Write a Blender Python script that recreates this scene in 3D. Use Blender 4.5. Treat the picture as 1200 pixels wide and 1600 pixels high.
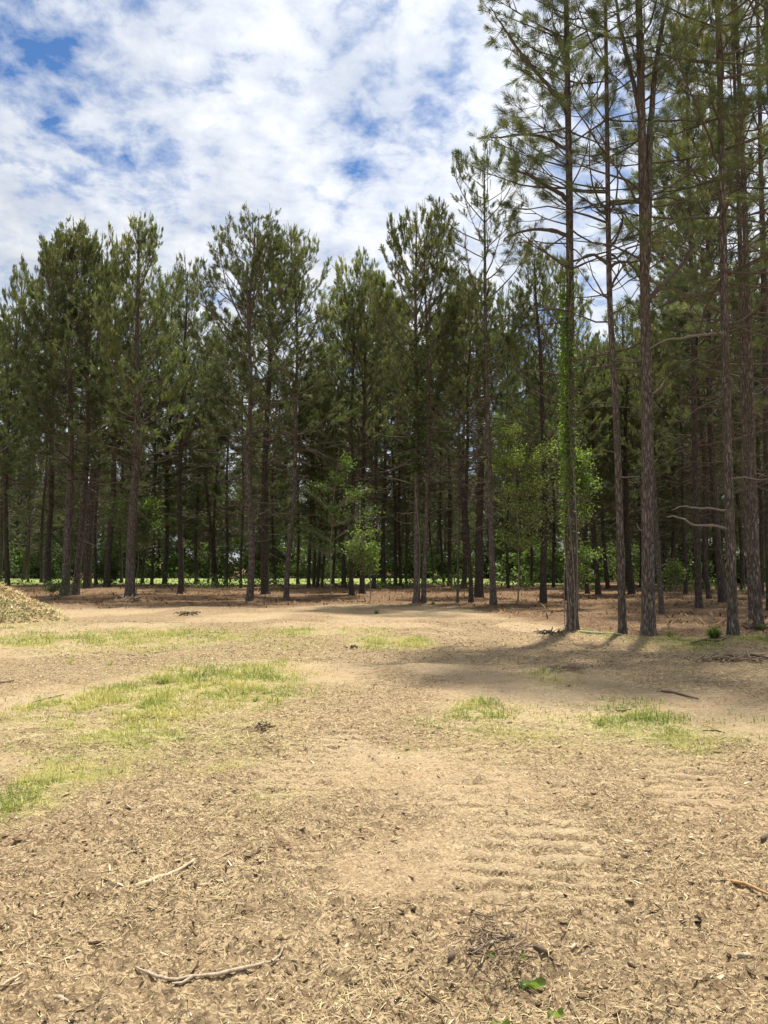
import bpy, math, time
import numpy as np
from mathutils import Vector, Euler, Matrix
T0 = time.time()
for o in list(bpy.data.objects): bpy.data.objects.remove(o)
SC = bpy.context.scene
COL = SC.collection
R_ = math.radians

# ------------------------------------------------------------------ camera
CAM_H, PITCH, F = 1.45, R_(3.78), 1210.0
cam = bpy.data.cameras.new('camera')
cam.sensor_fit = 'VERTICAL'; cam.sensor_height = 24.0; cam.lens = 24.0 * F / 1600.0
cam.clip_start = 0.05; cam.clip_end = 6000
camo = bpy.data.objects.new('camera', cam); COL.objects.link(camo)
camo.location = (0, 0, CAM_H); camo.rotation_euler = (R_(90) + PITCH, 0, 0)
SC.camera = camo

def ray(px, py):
    u, v = (px - 600) / F, (800 - py) / F
    c, s = math.cos(PITCH), math.sin(PITCH)
    return np.array([u, c - v * s, s + v * c])
def ground_at(px, py):
    d = ray(px, py); t = -CAM_H / d[2]
    return d[0] * t, d[1] * t
def at_depth(px, py, Y):
    d = ray(px, py); t = Y / d[1]
    return np.array([d[0] * t, Y, CAM_H + d[2] * t])

# ------------------------------------------------------------------ light and sky
SUN_EL, SUN_AZ = 70.0, 30.0            # azimuth clockwise from straight ahead (+Y)
sun_dir = Vector((math.sin(R_(SUN_AZ)) * math.cos(R_(SUN_EL)), math.cos(R_(SUN_AZ)) * math.cos(R_(SUN_EL)), math.sin(R_(SUN_EL))))
sl = bpy.data.lights.new('sun', 'SUN'); sl.energy = 4.3; sl.angle = R_(2.4); sl.color = (1.0, 0.925, 0.79)
so = bpy.data.objects.new('sun', sl); COL.objects.link(so)
so.rotation_euler = sun_dir.to_track_quat('Z', 'Y').to_euler(); so.location = (10, 10, 40)
SC.view_settings.view_transform = 'Standard'; SC.view_settings.look = 'None'
SC.view_settings.exposure = 0.82; SC.view_settings.gamma = 1.0
SC.render.engine = 'CYCLES'
cy = SC.cycles
cy.max_bounces = 10; cy.diffuse_bounces = 7; cy.glossy_bounces = 2; cy.transmission_bounces = 6; cy.transparent_max_bounces = 4
cy.caustics_reflective = False; cy.caustics_refractive = False
cy.use_denoising = True

class NT:
    """small helper for building node trees"""
    def __init__(s, tree): s.t = tree
    def n(s, kind, ins=None, **props):
        nd = s.t.nodes.new(kind)
        for k, v in props.items(): setattr(nd, k, v)
        for k, v in (ins or {}).items():
            sock = nd.inputs[k]
            if isinstance(v, bpy.types.NodeSocket): s.t.links.new(v, sock)
            elif isinstance(v, bpy.types.Node): s.t.links.new(v.outputs[0], sock)
            else: sock.default_value = v
        return nd
    def math(s, op, a, b=0.0, c=0.0, clamp=False):
        nd = s.n('ShaderNodeMath', {0: a, 1: b, 2: c}, operation=op, use_clamp=clamp); return nd.outputs[0]
    def vm(s, op, a, b=(0, 0, 0)):
        nd = s.n('ShaderNodeVectorMath', {0: a, 1: b}, operation=op); return nd
    def ramp(s, fac, stops, interp='LINEAR'):
        nd = s.n('ShaderNodeValToRGB', {0: fac}); cr = nd.color_ramp; cr.interpolation = interp
        while len(cr.elements) < len(stops): cr.elements.new(0.5)
        for e, (p, c) in zip(cr.elements, stops):
            e.position = p; e.color = (c, c, c, 1) if isinstance(c, (int, float)) else (*c, 1)
        return nd.outputs[0]
    def mix(s, fac, a, b, mode='MIX'):
        nd = s.t.nodes.new('ShaderNodeMix'); nd.data_type = 'RGBA'; nd.blend_type = mode
        for i, v in ((0, fac), (6, a), (7, b)):
            if isinstance(v, bpy.types.NodeSocket): s.t.links.new(v, nd.inputs[i])
            elif isinstance(v, (tuple, list)): nd.inputs[i].default_value = (*v, 1) if len(v) == 3 else v
            else: nd.inputs[i].default_value = v
        return nd.outputs[2]

w = bpy.data.worlds.new('World'); SC.world = w; w.use_nodes = True
wt = w.node_tree; wt.nodes.clear(); N = NT(wt)
tc = N.n('ShaderNodeTexCoord').outputs['Generated']
sky = N.n('ShaderNodeTexSky', sky_type='NISHITA', sun_disc=False, sun_elevation=R_(SUN_EL), sun_rotation=R_(SUN_AZ),
          air_density=1.0, dust_density=0.6, ozone_density=2.0)
nrm = N.vm('NORMALIZE', tc).outputs[0]
sep = N.n('ShaderNodeSeparateXYZ', {0: nrm})
zz = N.math('MAXIMUM', sep.outputs[2], 0.0)
zd = N.math('ADD', zz, 0.22)
px_ = N.math('DIVIDE', sep.outputs[0], zd); py_ = N.math('DIVIDE', sep.outputs[1], zd)
flat = N.n('ShaderNodeCombineXYZ', {0: px_, 1: py_, 2: 0.0}).outputs[0]
n1 = N.n('ShaderNodeTexNoise', {'Vector': flat, 'Scale': 4.2, 'Detail': 9.0, 'Roughness': 0.62, 'Distortion': 0.3}).outputs[0]
n2 = N.n('ShaderNodeTexNoise', {'Vector': flat, 'Scale': 15.0, 'Detail': 8.0, 'Roughness': 0.60, 'Distortion': 0.2}).outputs[0]
cov = N.math('ADD', N.math('MULTIPLY', n1, 0.45), N.math('MULTIPLY', n2, 0.55))
# holes where the blue shows (directions in the sky, set from the photo)
holes = None
for (hx, hy, rad, amt) in ((-10, -10, 8.0, 0.15), (90, 40, 5.0, 0.03), (15, 185, 8, 0.05), (215, 240, 4.0, 0.055), (560, 195, 4, 0.055),
                           (645, 150, 4.5, 0.075), (548, 45, 4, 0.05), (290, 290, 4, 0.07), (150, 110, 6, 0.02), (700, 165, 4, 0.05), (120, 250, 5, 0.04), (985, 480, 6, 0.05), (830, 640, 9, 0.13), (1000, 200, 9, 0.09)):
    d = Vector(ray(hx, hy)).normalized()
    dt = N.n('ShaderNodeVectorMath', {0: nrm, 1: tuple(d)}, operation='DOT_PRODUCT').outputs['Value']
    m = N.n('ShaderNodeMapRange', {0: dt, 1: math.cos(R_(rad * 0.95)), 2: 1.0, 3: 0.0, 4: amt * .95}, interpolation_type='SMOOTHSTEP').outputs[0]
    holes = m if holes is None else N.math('ADD', holes, m)
cov2 = N.math('SUBTRACT', cov, holes)
cmask = N.ramp(cov2, [(0.28, 0.0), (0.37, 0.38), (0.45, 0.76), (0.58, 1.0)])
# brighter near the sun, soft grey undersides from a second lookup
dts = N.n('ShaderNodeVectorMath', {0: nrm, 1: tuple(sun_dir)}, operation='DOT_PRODUCT').outputs['Value']
glow = N.n('ShaderNodeMapRange', {0: dts, 1: 0.45, 2: 1.0, 3: 0.80, 4: 1.5}).outputs[0]
hor = N.n('ShaderNodeMapRange', {0: sep.outputs[2], 1: 0.25, 2: 0.62, 3: 1.12, 4: 0.94}).outputs[0]
n3 = N.n('ShaderNodeTexNoise', {'Vector': flat, 'Scale': 5.0, 'Detail': 6.0, 'Roughness': 0.6, 'Distortion': 0.3}).outputs[0]
shade = N.ramp(n3, [(0.30, (0.62, 0.66, 0.73)), (0.52, (0.80, 0.825, 0.86)), (0.68, (0.97, 0.97, 0.96))])
ccol = N.vm('SCALE', shade); wt.links.new(N.math('MULTIPLY', N.math('MULTIPLY', glow, hor), 0.63), ccol.inputs[3])
skys = N.vm('SCALE', sky.outputs[0]); skys.inputs[3].default_value = 0.062
skyc = N.mix(1.0, skys.outputs[0], (0.58, 0.87, 1.17), 'MULTIPLY')
mixc = N.mix(cmask, skyc, ccol.outputs[0])
bg = N.n('ShaderNodeBackground', {0: mixc, 1: 1.0})
out = N.n('ShaderNodeOutputWorld', {0: bg.outputs[0]})

# ------------------------------------------------------------------ helpers
def rng(seed): return np.random.default_rng(int(seed) % (2 ** 31))
def _hash(ix, iy, seed):
    h = (ix.astype(np.int64) * 374761393 + iy.astype(np.int64) * 668265263 + seed * 974634777) & 0xffffffff
    h = ((h ^ (h >> 13)) * 1274126177) & 0xffffffff
    return ((h ^ (h >> 16)) & 0xffff) / 65535.0
def vnoise(x, y, seed=0):
    x0 = np.floor(x); y0 = np.floor(y); fx = x - x0; fy = y - y0
    fx = fx * fx * (3 - 2 * fx); fy = fy * fy * (3 - 2 * fy)
    a = _hash(x0, y0, seed); b = _hash(x0 + 1, y0, seed); c = _hash(x0, y0 + 1, seed); d = _hash(x0 + 1, y0 + 1, seed)
    return (a * (1 - fx) + b * fx) * (1 - fy) + (c * (1 - fx) + d * fx) * fy
def fbm(x, y, sc, octv=4, seed=0, gain=0.5):
    s = 0; a = 1; t = 0
    for i in range(octv):
        s = s + a * vnoise(x * sc + i * 17.3, y * sc - i * 9.1, seed + i); t += a; a *= gain; sc *= 2.03
    return s / t
def unit(v): return v / np.maximum(np.linalg.norm(v, axis=-1, keepdims=True), 1e-9)
def sstep(a, b, x):
    t = np.clip((x - a) / (b - a), 0, 1); return t * t * (3 - 2 * t)

def make_mesh(name, V, faces, mat, attrs=None, smooth=False):
    """faces: list of integer arrays (m,k); V (n,3); attrs {name: per-vertex float array}"""
    me = bpy.data.meshes.new(name)
    V = np.ascontiguousarray(V, dtype=np.float32)
    faces = [np.asarray(f, dtype=np.int32) for f in faces if len(f)]
    me.vertices.add(len(V)); me.vertices.foreach_set('co', V.ravel())
    nl = sum(f.size for f in faces); npoly = sum(len(f) for f in faces)
    me.loops.add(nl); me.polygons.add(npoly)
    me.loops.foreach_set('vertex_index', np.concatenate([f.ravel() for f in faces]))
    tot = np.concatenate([np.full(len(f), f.shape[1], np.int32) for f in faces])
    st = np.concatenate([[0], np.cumsum(tot)[:-1]]).astype(np.int32)
    me.polygons.foreach_set('loop_start', st)
    if smooth: me.polygons.foreach_set('use_smooth', np.ones(npoly, bool))
    for k, a in (attrs or {}).items():
        a = np.asarray(a, dtype=np.float32)
        if a.ndim == 2:
            at = me.attributes.new(k, 'FLOAT_COLOR', 'POINT'); at.data.foreach_set('color', np.ascontiguousarray(a).ravel())
        else:
            at = me.attributes.new(k, 'FLOAT', 'POINT'); at.data.foreach_set('value', a)
    me.update(calc_edges=True)
    me.materials.append(mat)
    return me
def tag(o, label=None, cat=None, group=None, kind=None):
    if label: o['label'] = label
    if cat: o['category'] = cat
    if group: o['group'] = group
    if kind: o['kind'] = kind
    return o
def obj(name, me, parent=None):
    o = bpy.data.objects.new(name, me); COL.objects.link(o)
    if parent: o.parent = parent
    return o
def empty(name, loc, rot=(0, 0, 0), sc=1.0):
    o = bpy.data.objects.new(name, None); COL.objects.link(o)
    o.location = loc; o.rotation_euler = rot; o.scale = (sc, sc, sc); o.empty_display_size = 0.2
    return o
def tubes(P, Rr, k=5):
    """P (m,n,3) polylines, Rr (m,n) radii -> verts, quads (open tubes with pointed look at the end)"""
    P = np.asarray(P, float); Rr = np.asarray(Rr, float)
    m, n, _ = P.shape
    Tn = np.gradient(P, axis=1); Tn = unit(Tn)
    ref = np.where(np.abs(Tn[:, :1, 2:3]) > 0.75, np.array([[[1.0, 0.13, 0]]]), np.array([[[0, 0.1, 1.0]]]))
    A = unit(np.cross(Tn, ref)); B = np.cross(Tn, A)
    th = np.arange(k) * 2 * math.pi / k
    V = P[:, :, None] + Rr[:, :, None, None] * (np.cos(th)[None, None, :, None] * A[:, :, None] + np.sin(th)[None, None, :, None] * B[:, :, None])
    V = V.reshape(-1, 3)
    i = np.arange(m)[:, None, None] * n * k; j = np.arange(n - 1)[None, :, None] * k; q = np.arange(k)[None, None, :]; q2 = (q + 1) % k
    Fq = np.stack([i + j + q, i + j + q2, i + j + k + q2, i + j + k + q], -1).reshape(-1, 4)
    return V, Fq
def merge(parts):
    Vs, Fs, off = [], [], 0
    for V, Fq in parts:
        Vs.append(V); Fs.append(Fq + off); off += len(V)
    return np.concatenate(Vs), Fs

# ------------------------------------------------------------------ materials
def new_mat(name):
    m = bpy.data.materials.new(name); m.use_nodes = True; m.node_tree.nodes.clear()
    return m, NT(m.node_tree)
def finish(N, bsdf): N.n('ShaderNodeOutputMaterial', {0: bsdf.outputs[0]})
def attr(N, name): return N.n('ShaderNodeAttribute', attribute_name=name, attribute_type='GEOMETRY')

def leaf_mat(name, stops, trans=0.3, tcol=(1.5, 1.6, 0.7), vary=0.35):
    m, N = new_mat(name)
    f = attr(N, 'tone').outputs['Fac']
    base = N.ramp(f, stops)
    rnd = N.n('ShaderNodeObjectInfo').outputs['Random']
    k = N.n('ShaderNodeMapRange', {0: rnd, 1: 0.0, 2: 1.0, 3: 1 - vary, 4: 1 + vary}).outputs[0]
    sc = N.vm('SCALE', base); N.t.links.new(k, sc.inputs[3])
    tr = N.mix(1.0, sc.outputs[0], tcol, 'MULTIPLY')
    d = N.n('ShaderNodeBsdfPrincipled', {'Base Color': sc.outputs[0], 'Roughness': 0.5, 'Specular IOR Level': 0.35})
    t = N.n('ShaderNodeBsdfTranslucent', {0: tr})
    mx = N.n('ShaderNodeMixShader', {0: trans, 1: d.outputs[0], 2: t.outputs[0]})
    finish(N, mx); return m
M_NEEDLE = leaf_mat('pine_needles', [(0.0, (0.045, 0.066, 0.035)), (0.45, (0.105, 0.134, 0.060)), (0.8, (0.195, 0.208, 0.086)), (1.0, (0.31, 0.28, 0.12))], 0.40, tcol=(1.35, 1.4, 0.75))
M_LEAF = leaf_mat('broad_leaves', [(0.0, (0.05, 0.095, 0.025)), (0.5, (0.115, 0.185, 0.045)), (1.0, (0.24, 0.31, 0.09))], 0.5, vary=0.12)
M_LEAF_LIT = leaf_mat('lit_leaves', [(0.0, (0.09, 0.15, 0.04)), (0.5, (0.22, 0.31, 0.085)), (1.0, (0.42, 0.50, 0.18))], 0.5, vary=0.05)  # broad leaves lightened in colour as if sunlit, for a sapling in shade
M_LEAFD = leaf_mat('undergrowth_leaves', [(0.0, (0.035, 0.058, 0.024)), (0.5, (0.085, 0.125, 0.042)), (1.0, (0.18, 0.235, 0.075))], 0.4, vary=0.2)
M_GRASS = leaf_mat('grass_blades', [(0.0, (0.12, 0.17, 0.03)), (0.35, (0.22, 0.27, 0.045)), (0.65, (0.36, 0.36, 0.09)), (1.0, (0.50, 0.43, 0.19))], 0.3, tcol=(1.2, 1.3, 0.6), vary=0.0)

def bark_mat(name, lo, mid, hi, scale=1.0, bump=0.06):
    m, N = new_mat(name)
    tc = N.n('ShaderNodeTexCoord').outputs['Object']
    mp = N.n('ShaderNodeMapping', {0: tc, 3: (26 * scale, 26 * scale, 5.5 * scale)}).outputs[0]
    wob = N.n('ShaderNodeTexNoise', {'Vector': mp, 'Scale': 0.55, 'Detail': 4.0, 'Roughness': 0.65}).outputs['Color']
    v2 = N.vm('ADD', mp, N.vm('SCALE', wob).outputs[0])
    v2.inputs[1].links[0].from_node.inputs[3].default_value = 3.2
    vo = N.n('ShaderNodeTexVoronoi', {'Vector': v2.outputs[0], 'Scale': 0.8, 'Randomness': 1.0}, feature='DISTANCE_TO_EDGE').outputs['Distance']
    no = N.n('ShaderNodeTexNoise', {'Vector': mp, 'Scale': 1.6, 'Detail': 7.0, 'Roughness': 0.75}).outputs[0]
    big = N.n('ShaderNodeTexNoise', {'Vector': tc, 'Scale': 0.9, 'Detail': 3.0}).outputs[0]
    plate = N.ramp(vo, [(0.0, 0.0), (0.22, 0.55), (0.55, 1.0)])
    h = N.math('ADD', N.math('MULTIPLY', plate, 0.6), N.math('MULTIPLY', no, 0.9))
    c1 = N.ramp(h, [(0.15, lo), (0.75, mid), (1.4, hi)])
    c1 = N.ramp(N.math('MULTIPLY', h, 0.68), [(0.26, lo), (0.50, mid), (0.74, hi)])
    vt = c1
    c2 = N.mix(N.ramp(big, [(0.35, 0.0), (0.75, 0.5)]), vt, (mid[0] * 0.75, mid[1] * 0.8, mid[2] * 0.85))
    bp = N.n('ShaderNodeBump', {'Height': h, 'Strength': 1.0, 'Distance': bump})
    p = N.n('ShaderNodeBsdfPrincipled', {'Base Color': c2, 'Roughness': 0.9, 'Specular IOR Level': 0.15, 'Normal': bp.outputs[0]})
    finish(N, p); return m
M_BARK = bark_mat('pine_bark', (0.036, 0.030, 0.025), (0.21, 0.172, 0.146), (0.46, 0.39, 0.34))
M_BARK_SHADED = bark_mat('shaded_pine_bark', (0.032, 0.026, 0.021), (0.12, 0.097, 0.080), (0.24, 0.20, 0.17))  # same bark with shade put into its colour, for trunks deeper in
M_LIMB = bark_mat('limb_bark', (0.06, 0.047, 0.038), (0.15, 0.122, 0.10), (0.27, 0.225, 0.19), 3.0, 0.01)
M_STEM = bark_mat('sapling_bark', (0.12, 0.10, 0.075), (0.28, 0.24, 0.19), (0.42, 0.37, 0.30), 4.0, 0.005)

def toned(name, stops, rough=0.9, noise=0.0, nscale=60):
    m, N = new_mat(name)
    f = attr(N, 'tone').outputs['Fac']
    if noise:
        tc = N.n('ShaderNodeTexCoord').outputs['Object']
        no = N.n('ShaderNodeTexNoise', {'Vector': tc, 'Scale': nscale, 'Detail': 4.0, 'Roughness': 0.65}).outputs[0]
        f = N.math('ADD', f, N.math('MULTIPLY', N.math('SUBTRACT', no, 0.5), noise))
    p = N.n('ShaderNodeBsdfPrincipled', {'Base Color': N.ramp(f, stops), 'Roughness': rough, 'Specular IOR Level': 0.2})
    finish(N, p); return m
M_CHIP = toned('wood_chip', [(0.0, (0.05, 0.032, 0.020)), (0.33, (0.17, 0.115, 0.066)), (0.66, (0.43, 0.325, 0.205)), (1.0, (0.76, 0.65, 0.46))], noise=0.3, nscale=90)
M_STRAW = toned('dry_straw', [(0.0, (0.12, 0.070, 0.035)), (0.4, (0.32, 0.235, 0.135)), (0.72, (0.54, 0.45, 0.27)), (1.0, (0.40, 0.39, 0.14))])
M_LITTER = toned('pine_litter', [(0.0, (0.07, 0.04, 0.025)), (0.5, (0.20, 0.115, 0.06)), (1.0, (0.36, 0.25, 0.14))])
def wood(name, lo, hi, sc=(60, 60, 60)):
    m, N = new_mat(name)
    tc = N.n('ShaderNodeTexCoord').outputs['Object']
    mp = N.n('ShaderNodeMapping', {0: tc, 3: sc}).outputs[0]
    no = N.n('ShaderNodeTexNoise', {'Vector': mp, 'Scale': 1.0, 'Detail': 6.0, 'Roughness': 0.7}).outputs[0]
    c = N.ramp(no, [(0.3, lo), (0.65, hi)])
    bp = N.n('ShaderNodeBump', {'Height': no, 'Strength': 0.7, 'Distance': 0.006})
    finish(N, N.n('ShaderNodeBsdfPrincipled', {'Base Color': c, 'Roughness': 0.85, 'Normal': bp.outputs[0]})); return m
M_PALEWOOD = wood('bleached_wood', (0.30, 0.235, 0.15), (0.58, 0.47, 0.32))
M_GREYWOOD = wood('grey_wood', (0.20, 0.155, 0.11), (0.52, 0.43, 0.31))
M_ORANGEWOOD = wood('orange_wood', (0.26, 0.14, 0.05), (0.52, 0.33, 0.15))
M_BROWNWOOD = wood('brown_wood', (0.10, 0.072, 0.048), (0.34, 0.25, 0.165))
M_DARKWOOD = wood('dark_wood', (0.045, 0.032, 0.022), (0.16, 0.115, 0.08))

# ------------------------------------------------------------------ the ground
# trees nearest the camera: (pixel path of the trunk), used by the terrain too
def gp(x, y): return ground_at(x, y)
GRASS = [(230, 1120, 220, 90, .42), (250, 1000, 260, 22, .36), (930, 1145, 260, 46, .34), (330, 1070, 120, 34, .95), (395, 1060, 60, 28, .9), (160, 1085, 60, 24, .85), (195, 1155, 75, 34, 1.0), (110, 1215, 75, 32, .9), (15, 1265, 70, 34, .9), (250, 1100, 60, 30, .9), (50, 1110, 70, 18, .5),
         (60, 1003, 90, 12, .65), (240, 992, 90, 10, .6), (170, 1000, 40, 8, .8), (455, 990, 40, 9, .85), (320, 995, 55, 8, .6), (612, 1002, 60, 8, .95), (570, 985, 60, 6, .4), (1030, 1140, 105, 34, 1.0),
         (1085, 1175, 45, 20, .6), (850, 1150, 50, 11, .75), (790, 1140, 60, 12, .6), (760, 1110, 60, 20, .5), (680, 1135, 50, 20, .35), (870, 1062, 45, 10, .45), (1060, 1007, 70, 7, .7),
         (930, 995, 30, 6, .6), (1180, 1005, 40, 8, .6), (20, 978, 90, 10, .5), (640, 1180, 30, 10, .2), (420, 1250, 60, 20, .25), (330, 1200, 60, 20, .3)]
GW = []
for (cx, cy_, rx, ry, a) in GRASS:
    X, Y = gp(cx, cy_); _, Ya = gp(cx, cy_ - ry); _, Yb = gp(cx, cy_ + ry)
    GW.append((X, (Ya + Yb) / 2, rx * Y / F, (Ya - Yb) / 2, a))
def grass_mask(x, y):
    n = fbm(x, y, 1.4, 5, 51, .62)
    wx = (fbm(x, y, 1.2, 3, 91) - 0.5) * .5; wy = (fbm(x, y, 1.2, 3, 95) - 0.5) * .9
    g = np.zeros_like(x)
    for (cx, cyy, rx, ry, a) in GW:
        d = np.sqrt(((x + wx - cx) / rx) ** 2 + ((y + wy - cyy) / ry) ** 2)
        g = np.maximum(g, a * (1 - sstep(0.15, 1.65, d)))
    return np.clip(g * (3.0 * n - .45), 0, 1)
def straw_mask(x, y):            # reddish pine straw under the trees
    edge = 25.5 + (fbm(x, y, 0.12, 3, 7) - 0.5) * 4
    edge = np.where(x > 2.0, edge - np.clip((x - 2.0) * 3.2, 0, 10.0), edge)
    return sstep(-2.0, 2.5, y - edge)
PATHW = [(0.05, 2.2, .5), (-.28, 4.7, .5), (-.05, 6.2, .55), (.30, 8.6, .6), (.9, 12.5, .8), (1.7, 16.0, 1.0), (3.6, 19.5, 1.3), (7.0, 22.0, 1.3)]
def path_mask(x, y):
    py = [p[1] for p in PATHW]; cx = np.interp(y, py, [p[0] for p in PATHW]); wd = np.interp(y, py, [p[2] for p in PATHW])
    cx = cx + (fbm(x, y, .8, 2, 301) - .5) * .6
    return (1 - sstep(.3, 1.4, np.abs(x - cx) / wd)) * (1 - sstep(20, 23, y))
TRACKS = [((0.62, 2.6), (0.98, 8.0), 0.36), ((-0.70, 2.8), (-0.42, 8.6), 0.30), ((1.7, 9.5), (1.2, 14.0), 0.45), ((-3.6, 6.2), (-2.2, 7.4), 0.4), ((-5.0, 8.1), (-3.2, 8.6), 0.35), ((-0.1, 9.0), (0.9, 17.0), 0.4), ((1.9, 4.2), (2.6, 7.8), 0.3)]
def tread(x, y):
    mm = 0; ss = 0
    for (p, q, wd) in TRACKS:
        dx, dy = q[0] - p[0], q[1] - p[1]; L = math.hypot(dx, dy)
        s = ((x - p[0]) * dx + (y - p[1]) * dy) / L; t = ((x - p[0]) * dy - (y - p[1]) * dx) / L
        t = t + (fbm(x, y, 1.2, 2, 311) - .5) * .25
        m = (1 - sstep(wd * 0.5, wd * 1.4, np.abs(t))) * sstep(0, 0.6, s) * (1 - sstep(L - 0.6, L, s)) * sstep(.26, .50, fbm(x, y, 2.0, 3, 317))
        ph = s * 2 * math.pi / 0.16 + np.abs(t) * 5 + fbm(x, y, 2.6, 3, 71) * 6
        mm = np.maximum(mm, m); ss = ss + m * np.sin(ph)
    return mm, ss
def mulch_shade_mask(x, y):            # dark churned mulch, plus shade painted in front of the near pines
    m = fbm(x, y, 0.55, 4, 23)
    near = (1 - sstep(2.6, 6.5, y)) * 0.20 * (1 - .7 * sstep(.2, 1.2, x))
    leftn = np.exp(-((x + 1.4) / 1.1) ** 2 - ((y - 3.6) / 1.5) ** 2) * 0.60 + np.exp(-((x - .6) / .5) ** 2 - ((y - 2.9) / .5) ** 2) * 0.35 + np.exp(-((x - 1.9) / .5) ** 2 - ((y - 3.0) / .7) ** 2) * 0.25
    rt = np.exp(-((x - 4.5) / 1.6) ** 2 - ((y - 6.0) / 2.5) ** 2) * 0.12
    tree_shade = np.exp(-((x - 3.8) / 4.5) ** 2 - ((y - 13.8) / 2.2) ** 2) * 0.25  # ground darkened in colour along the shade band of the near pines
    sand = np.exp(-((x - 1.3) / 1.0) ** 2 - ((y - 4.6) / 1.8) ** 2) * 0.02
    tm, ts = tread(x, y)
    return np.clip(sstep(0.40, 0.70, m + near + leftn + rt + tree_shade - sand - .04 * path_mask(x, y) - .04 * tm - .26 * ts), 0, 1)
LUMPS = []                        # (x, y, radius, height) local mounds; filled below
for (a, b, r, h) in ((893, 996, 1.0, .14), (1013, 1003, .9, .08), (1146, 1003, 1.0, .10), (975, 1000, .8, .07), (820, 1500, .16, .03), (745, 1502, .20, .035), (1195, 1340, .22, .07),
                     (905, 1262, .18, .03), (880, 1215, .22, .05), (410, 1140, .25, .07), (415, 1165, .2, .05), (285, 1225, .3, .05), (250, 1240, .3, .04), (150, 1310, .3, .05),
                     (1130, 1550, .16, .03), (50, 1535, .15, .03), (640, 1045, .8, .06), (890, 1050, .7, .06), (1120, 1040, .9, .09), (1180, 1035, .6, .06), (205, 937, .8, .12), (290, 962, .6, .05), (470, 925, 1, .12), (490, 925, .9, .1)):
    X, Y = gp(a, b); LUMPS.append((X, Y, r, h))
def height(x, y, fine=True):
    d = np.sqrt(x * x + y * y)
    f1 = np.clip(1 - (d - 40) / 12, 0, 1)
    h = (fbm(x, y, 0.25, 3, 3) - 0.5) * 0.16 * f1 + (fbm(x, y, 1.6, 3, 13) - 0.5) * 0.07 * f1
    h = h * np.where(y > 45, 0, 1)
    near = np.clip(1 - d / 22, 0, 1)
    if fine:
        n = fbm(x, y, 8.0, 4, 33, 0.6)
        h = h + (n - 0.5) * 0.085 * near + np.abs(fbm(x, y, 20.0, 3, 37, 0.6) - 0.5) * 0.034 * np.clip(1 - d / 10, 0, 1)
        churn = np.clip(mulch_shade_mask(x, y), 0, 1)
        h = h + churn * (fbm(x, y, 5.5, 5, 63, 0.7) - 0.5) * 0.12 * near
    tm, ts = tread(x, y); h = h + 0.012 * ts - 0.010 * tm - .02 * path_mask(x, y) * near
    for (cx, cyy, r, a) in LUMPS:
        dd = ((x - cx) ** 2 + (y - cyy) ** 2) / (r * r)
        h = h + a * np.exp(-dd * 1.5)
    return h
def hz(x, y):
    return float(height(np.array([float(x)]), np.array([float(y)]))[0])

rad = [0.0]; r = 0.5
while r < 60: rad.append(r); r *= 1.0062 if 2.0 < r < 14 else 1.012
while r < 2500: rad.append(r); r *= 1.25
rad = np.array(rad[1:])
th = np.concatenate([np.linspace(-34, 34, 420), np.linspace(36, 324, 60)]) * math.pi / 180
RR, TT = np.meshgrid(rad, th, indexing='ij')
GX, GY = RR * np.sin(TT), RR * np.cos(TT)
nr, nt = RR.shape
gx, gy = GX.ravel(), GY.ravel()
gz = height(gx, gy)
ii, jj = np.meshgrid(np.arange(nr - 1), np.arange(nt), indexing='ij')
j2 = (jj + 1) % nt
GF = np.stack([ii * nt + jj, (ii + 1) * nt + jj, (ii + 1) * nt + j2, ii * nt + j2], -1).reshape(-1, 4)
cidx = len(gx)
cf = np.stack([np.full(nt, cidx), np.arange(nt), (np.arange(nt) + 1) % nt], -1)
GV = np.stack([np.append(gx, 0), np.append(gy, 0), np.append(gz, hz(0, 0))], -1)
zone = np.zeros((len(GV), 4)); zone[:, 3] = 1
zone[:, 0] = straw_mask(GV[:, 0], GV[:, 1]); zone[:, 1] = grass_mask(GV[:, 0], GV[:, 1]); zone[:, 2] = mulch_shade_mask(GV[:, 0], GV[:, 1])
mg, N = new_mat('ground_earth')
tc = N.n('ShaderNodeTexCoord').outputs['Object']
zs = N.n('ShaderNodeSeparateColor', {0: attr(N, 'zone').outputs['Color']})
nf = N.n('ShaderNodeTexNoise', {'Vector': tc, 'Scale': 70.0, 'Detail': 6.0, 'Roughness': 0.75}).outputs[0]
nm = N.n('ShaderNodeTexNoise', {'Vector': tc, 'Scale': 9.0, 'Detail': 8.0, 'Roughness': 0.7}).outputs[0]
nl_ = N.n('ShaderNodeTexNoise', {'Vector': tc, 'Scale': 0.9, 'Detail': 5.0, 'Roughness': 0.6}).outputs[0]
mpc = N.n('ShaderNodeMapping', {0: tc, 3: (26, 62, 30)}).outputs[0]
wv = N.vm('ADD', mpc, N.vm('SCALE', N.n('ShaderNodeTexNoise', {'Vector': tc, 'Scale': 12.0, 'Detail': 2.0}).outputs['Color']).outputs[0])
wv.inputs[1].links[0].from_node.inputs[3].default_value = 14.0
vch = N.n('ShaderNodeTexVoronoi', {'Vector': wv.outputs[0], 'Scale': 1.0}, feature='F1')
vtone = N.n('ShaderNodeSeparateColor', {0: vch.outputs['Color']}).outputs[0]
sand = N.ramp(N.math('ADD', N.math('MULTIPLY', nf, 0.62), N.math('MULTIPLY', nm, 0.38)), [(0.33, (0.19, 0.135, 0.082)), (0.5, (0.48, 0.370, 0.232)), (0.66, (0.68, 0.555, 0.38))])
rust = N.mix(N.ramp(nl_, [(0.42, 0.0), (0.68, 0.55)]), sand, N.mix(0.5, sand, (0.38, 0.20, 0.10)))
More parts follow.
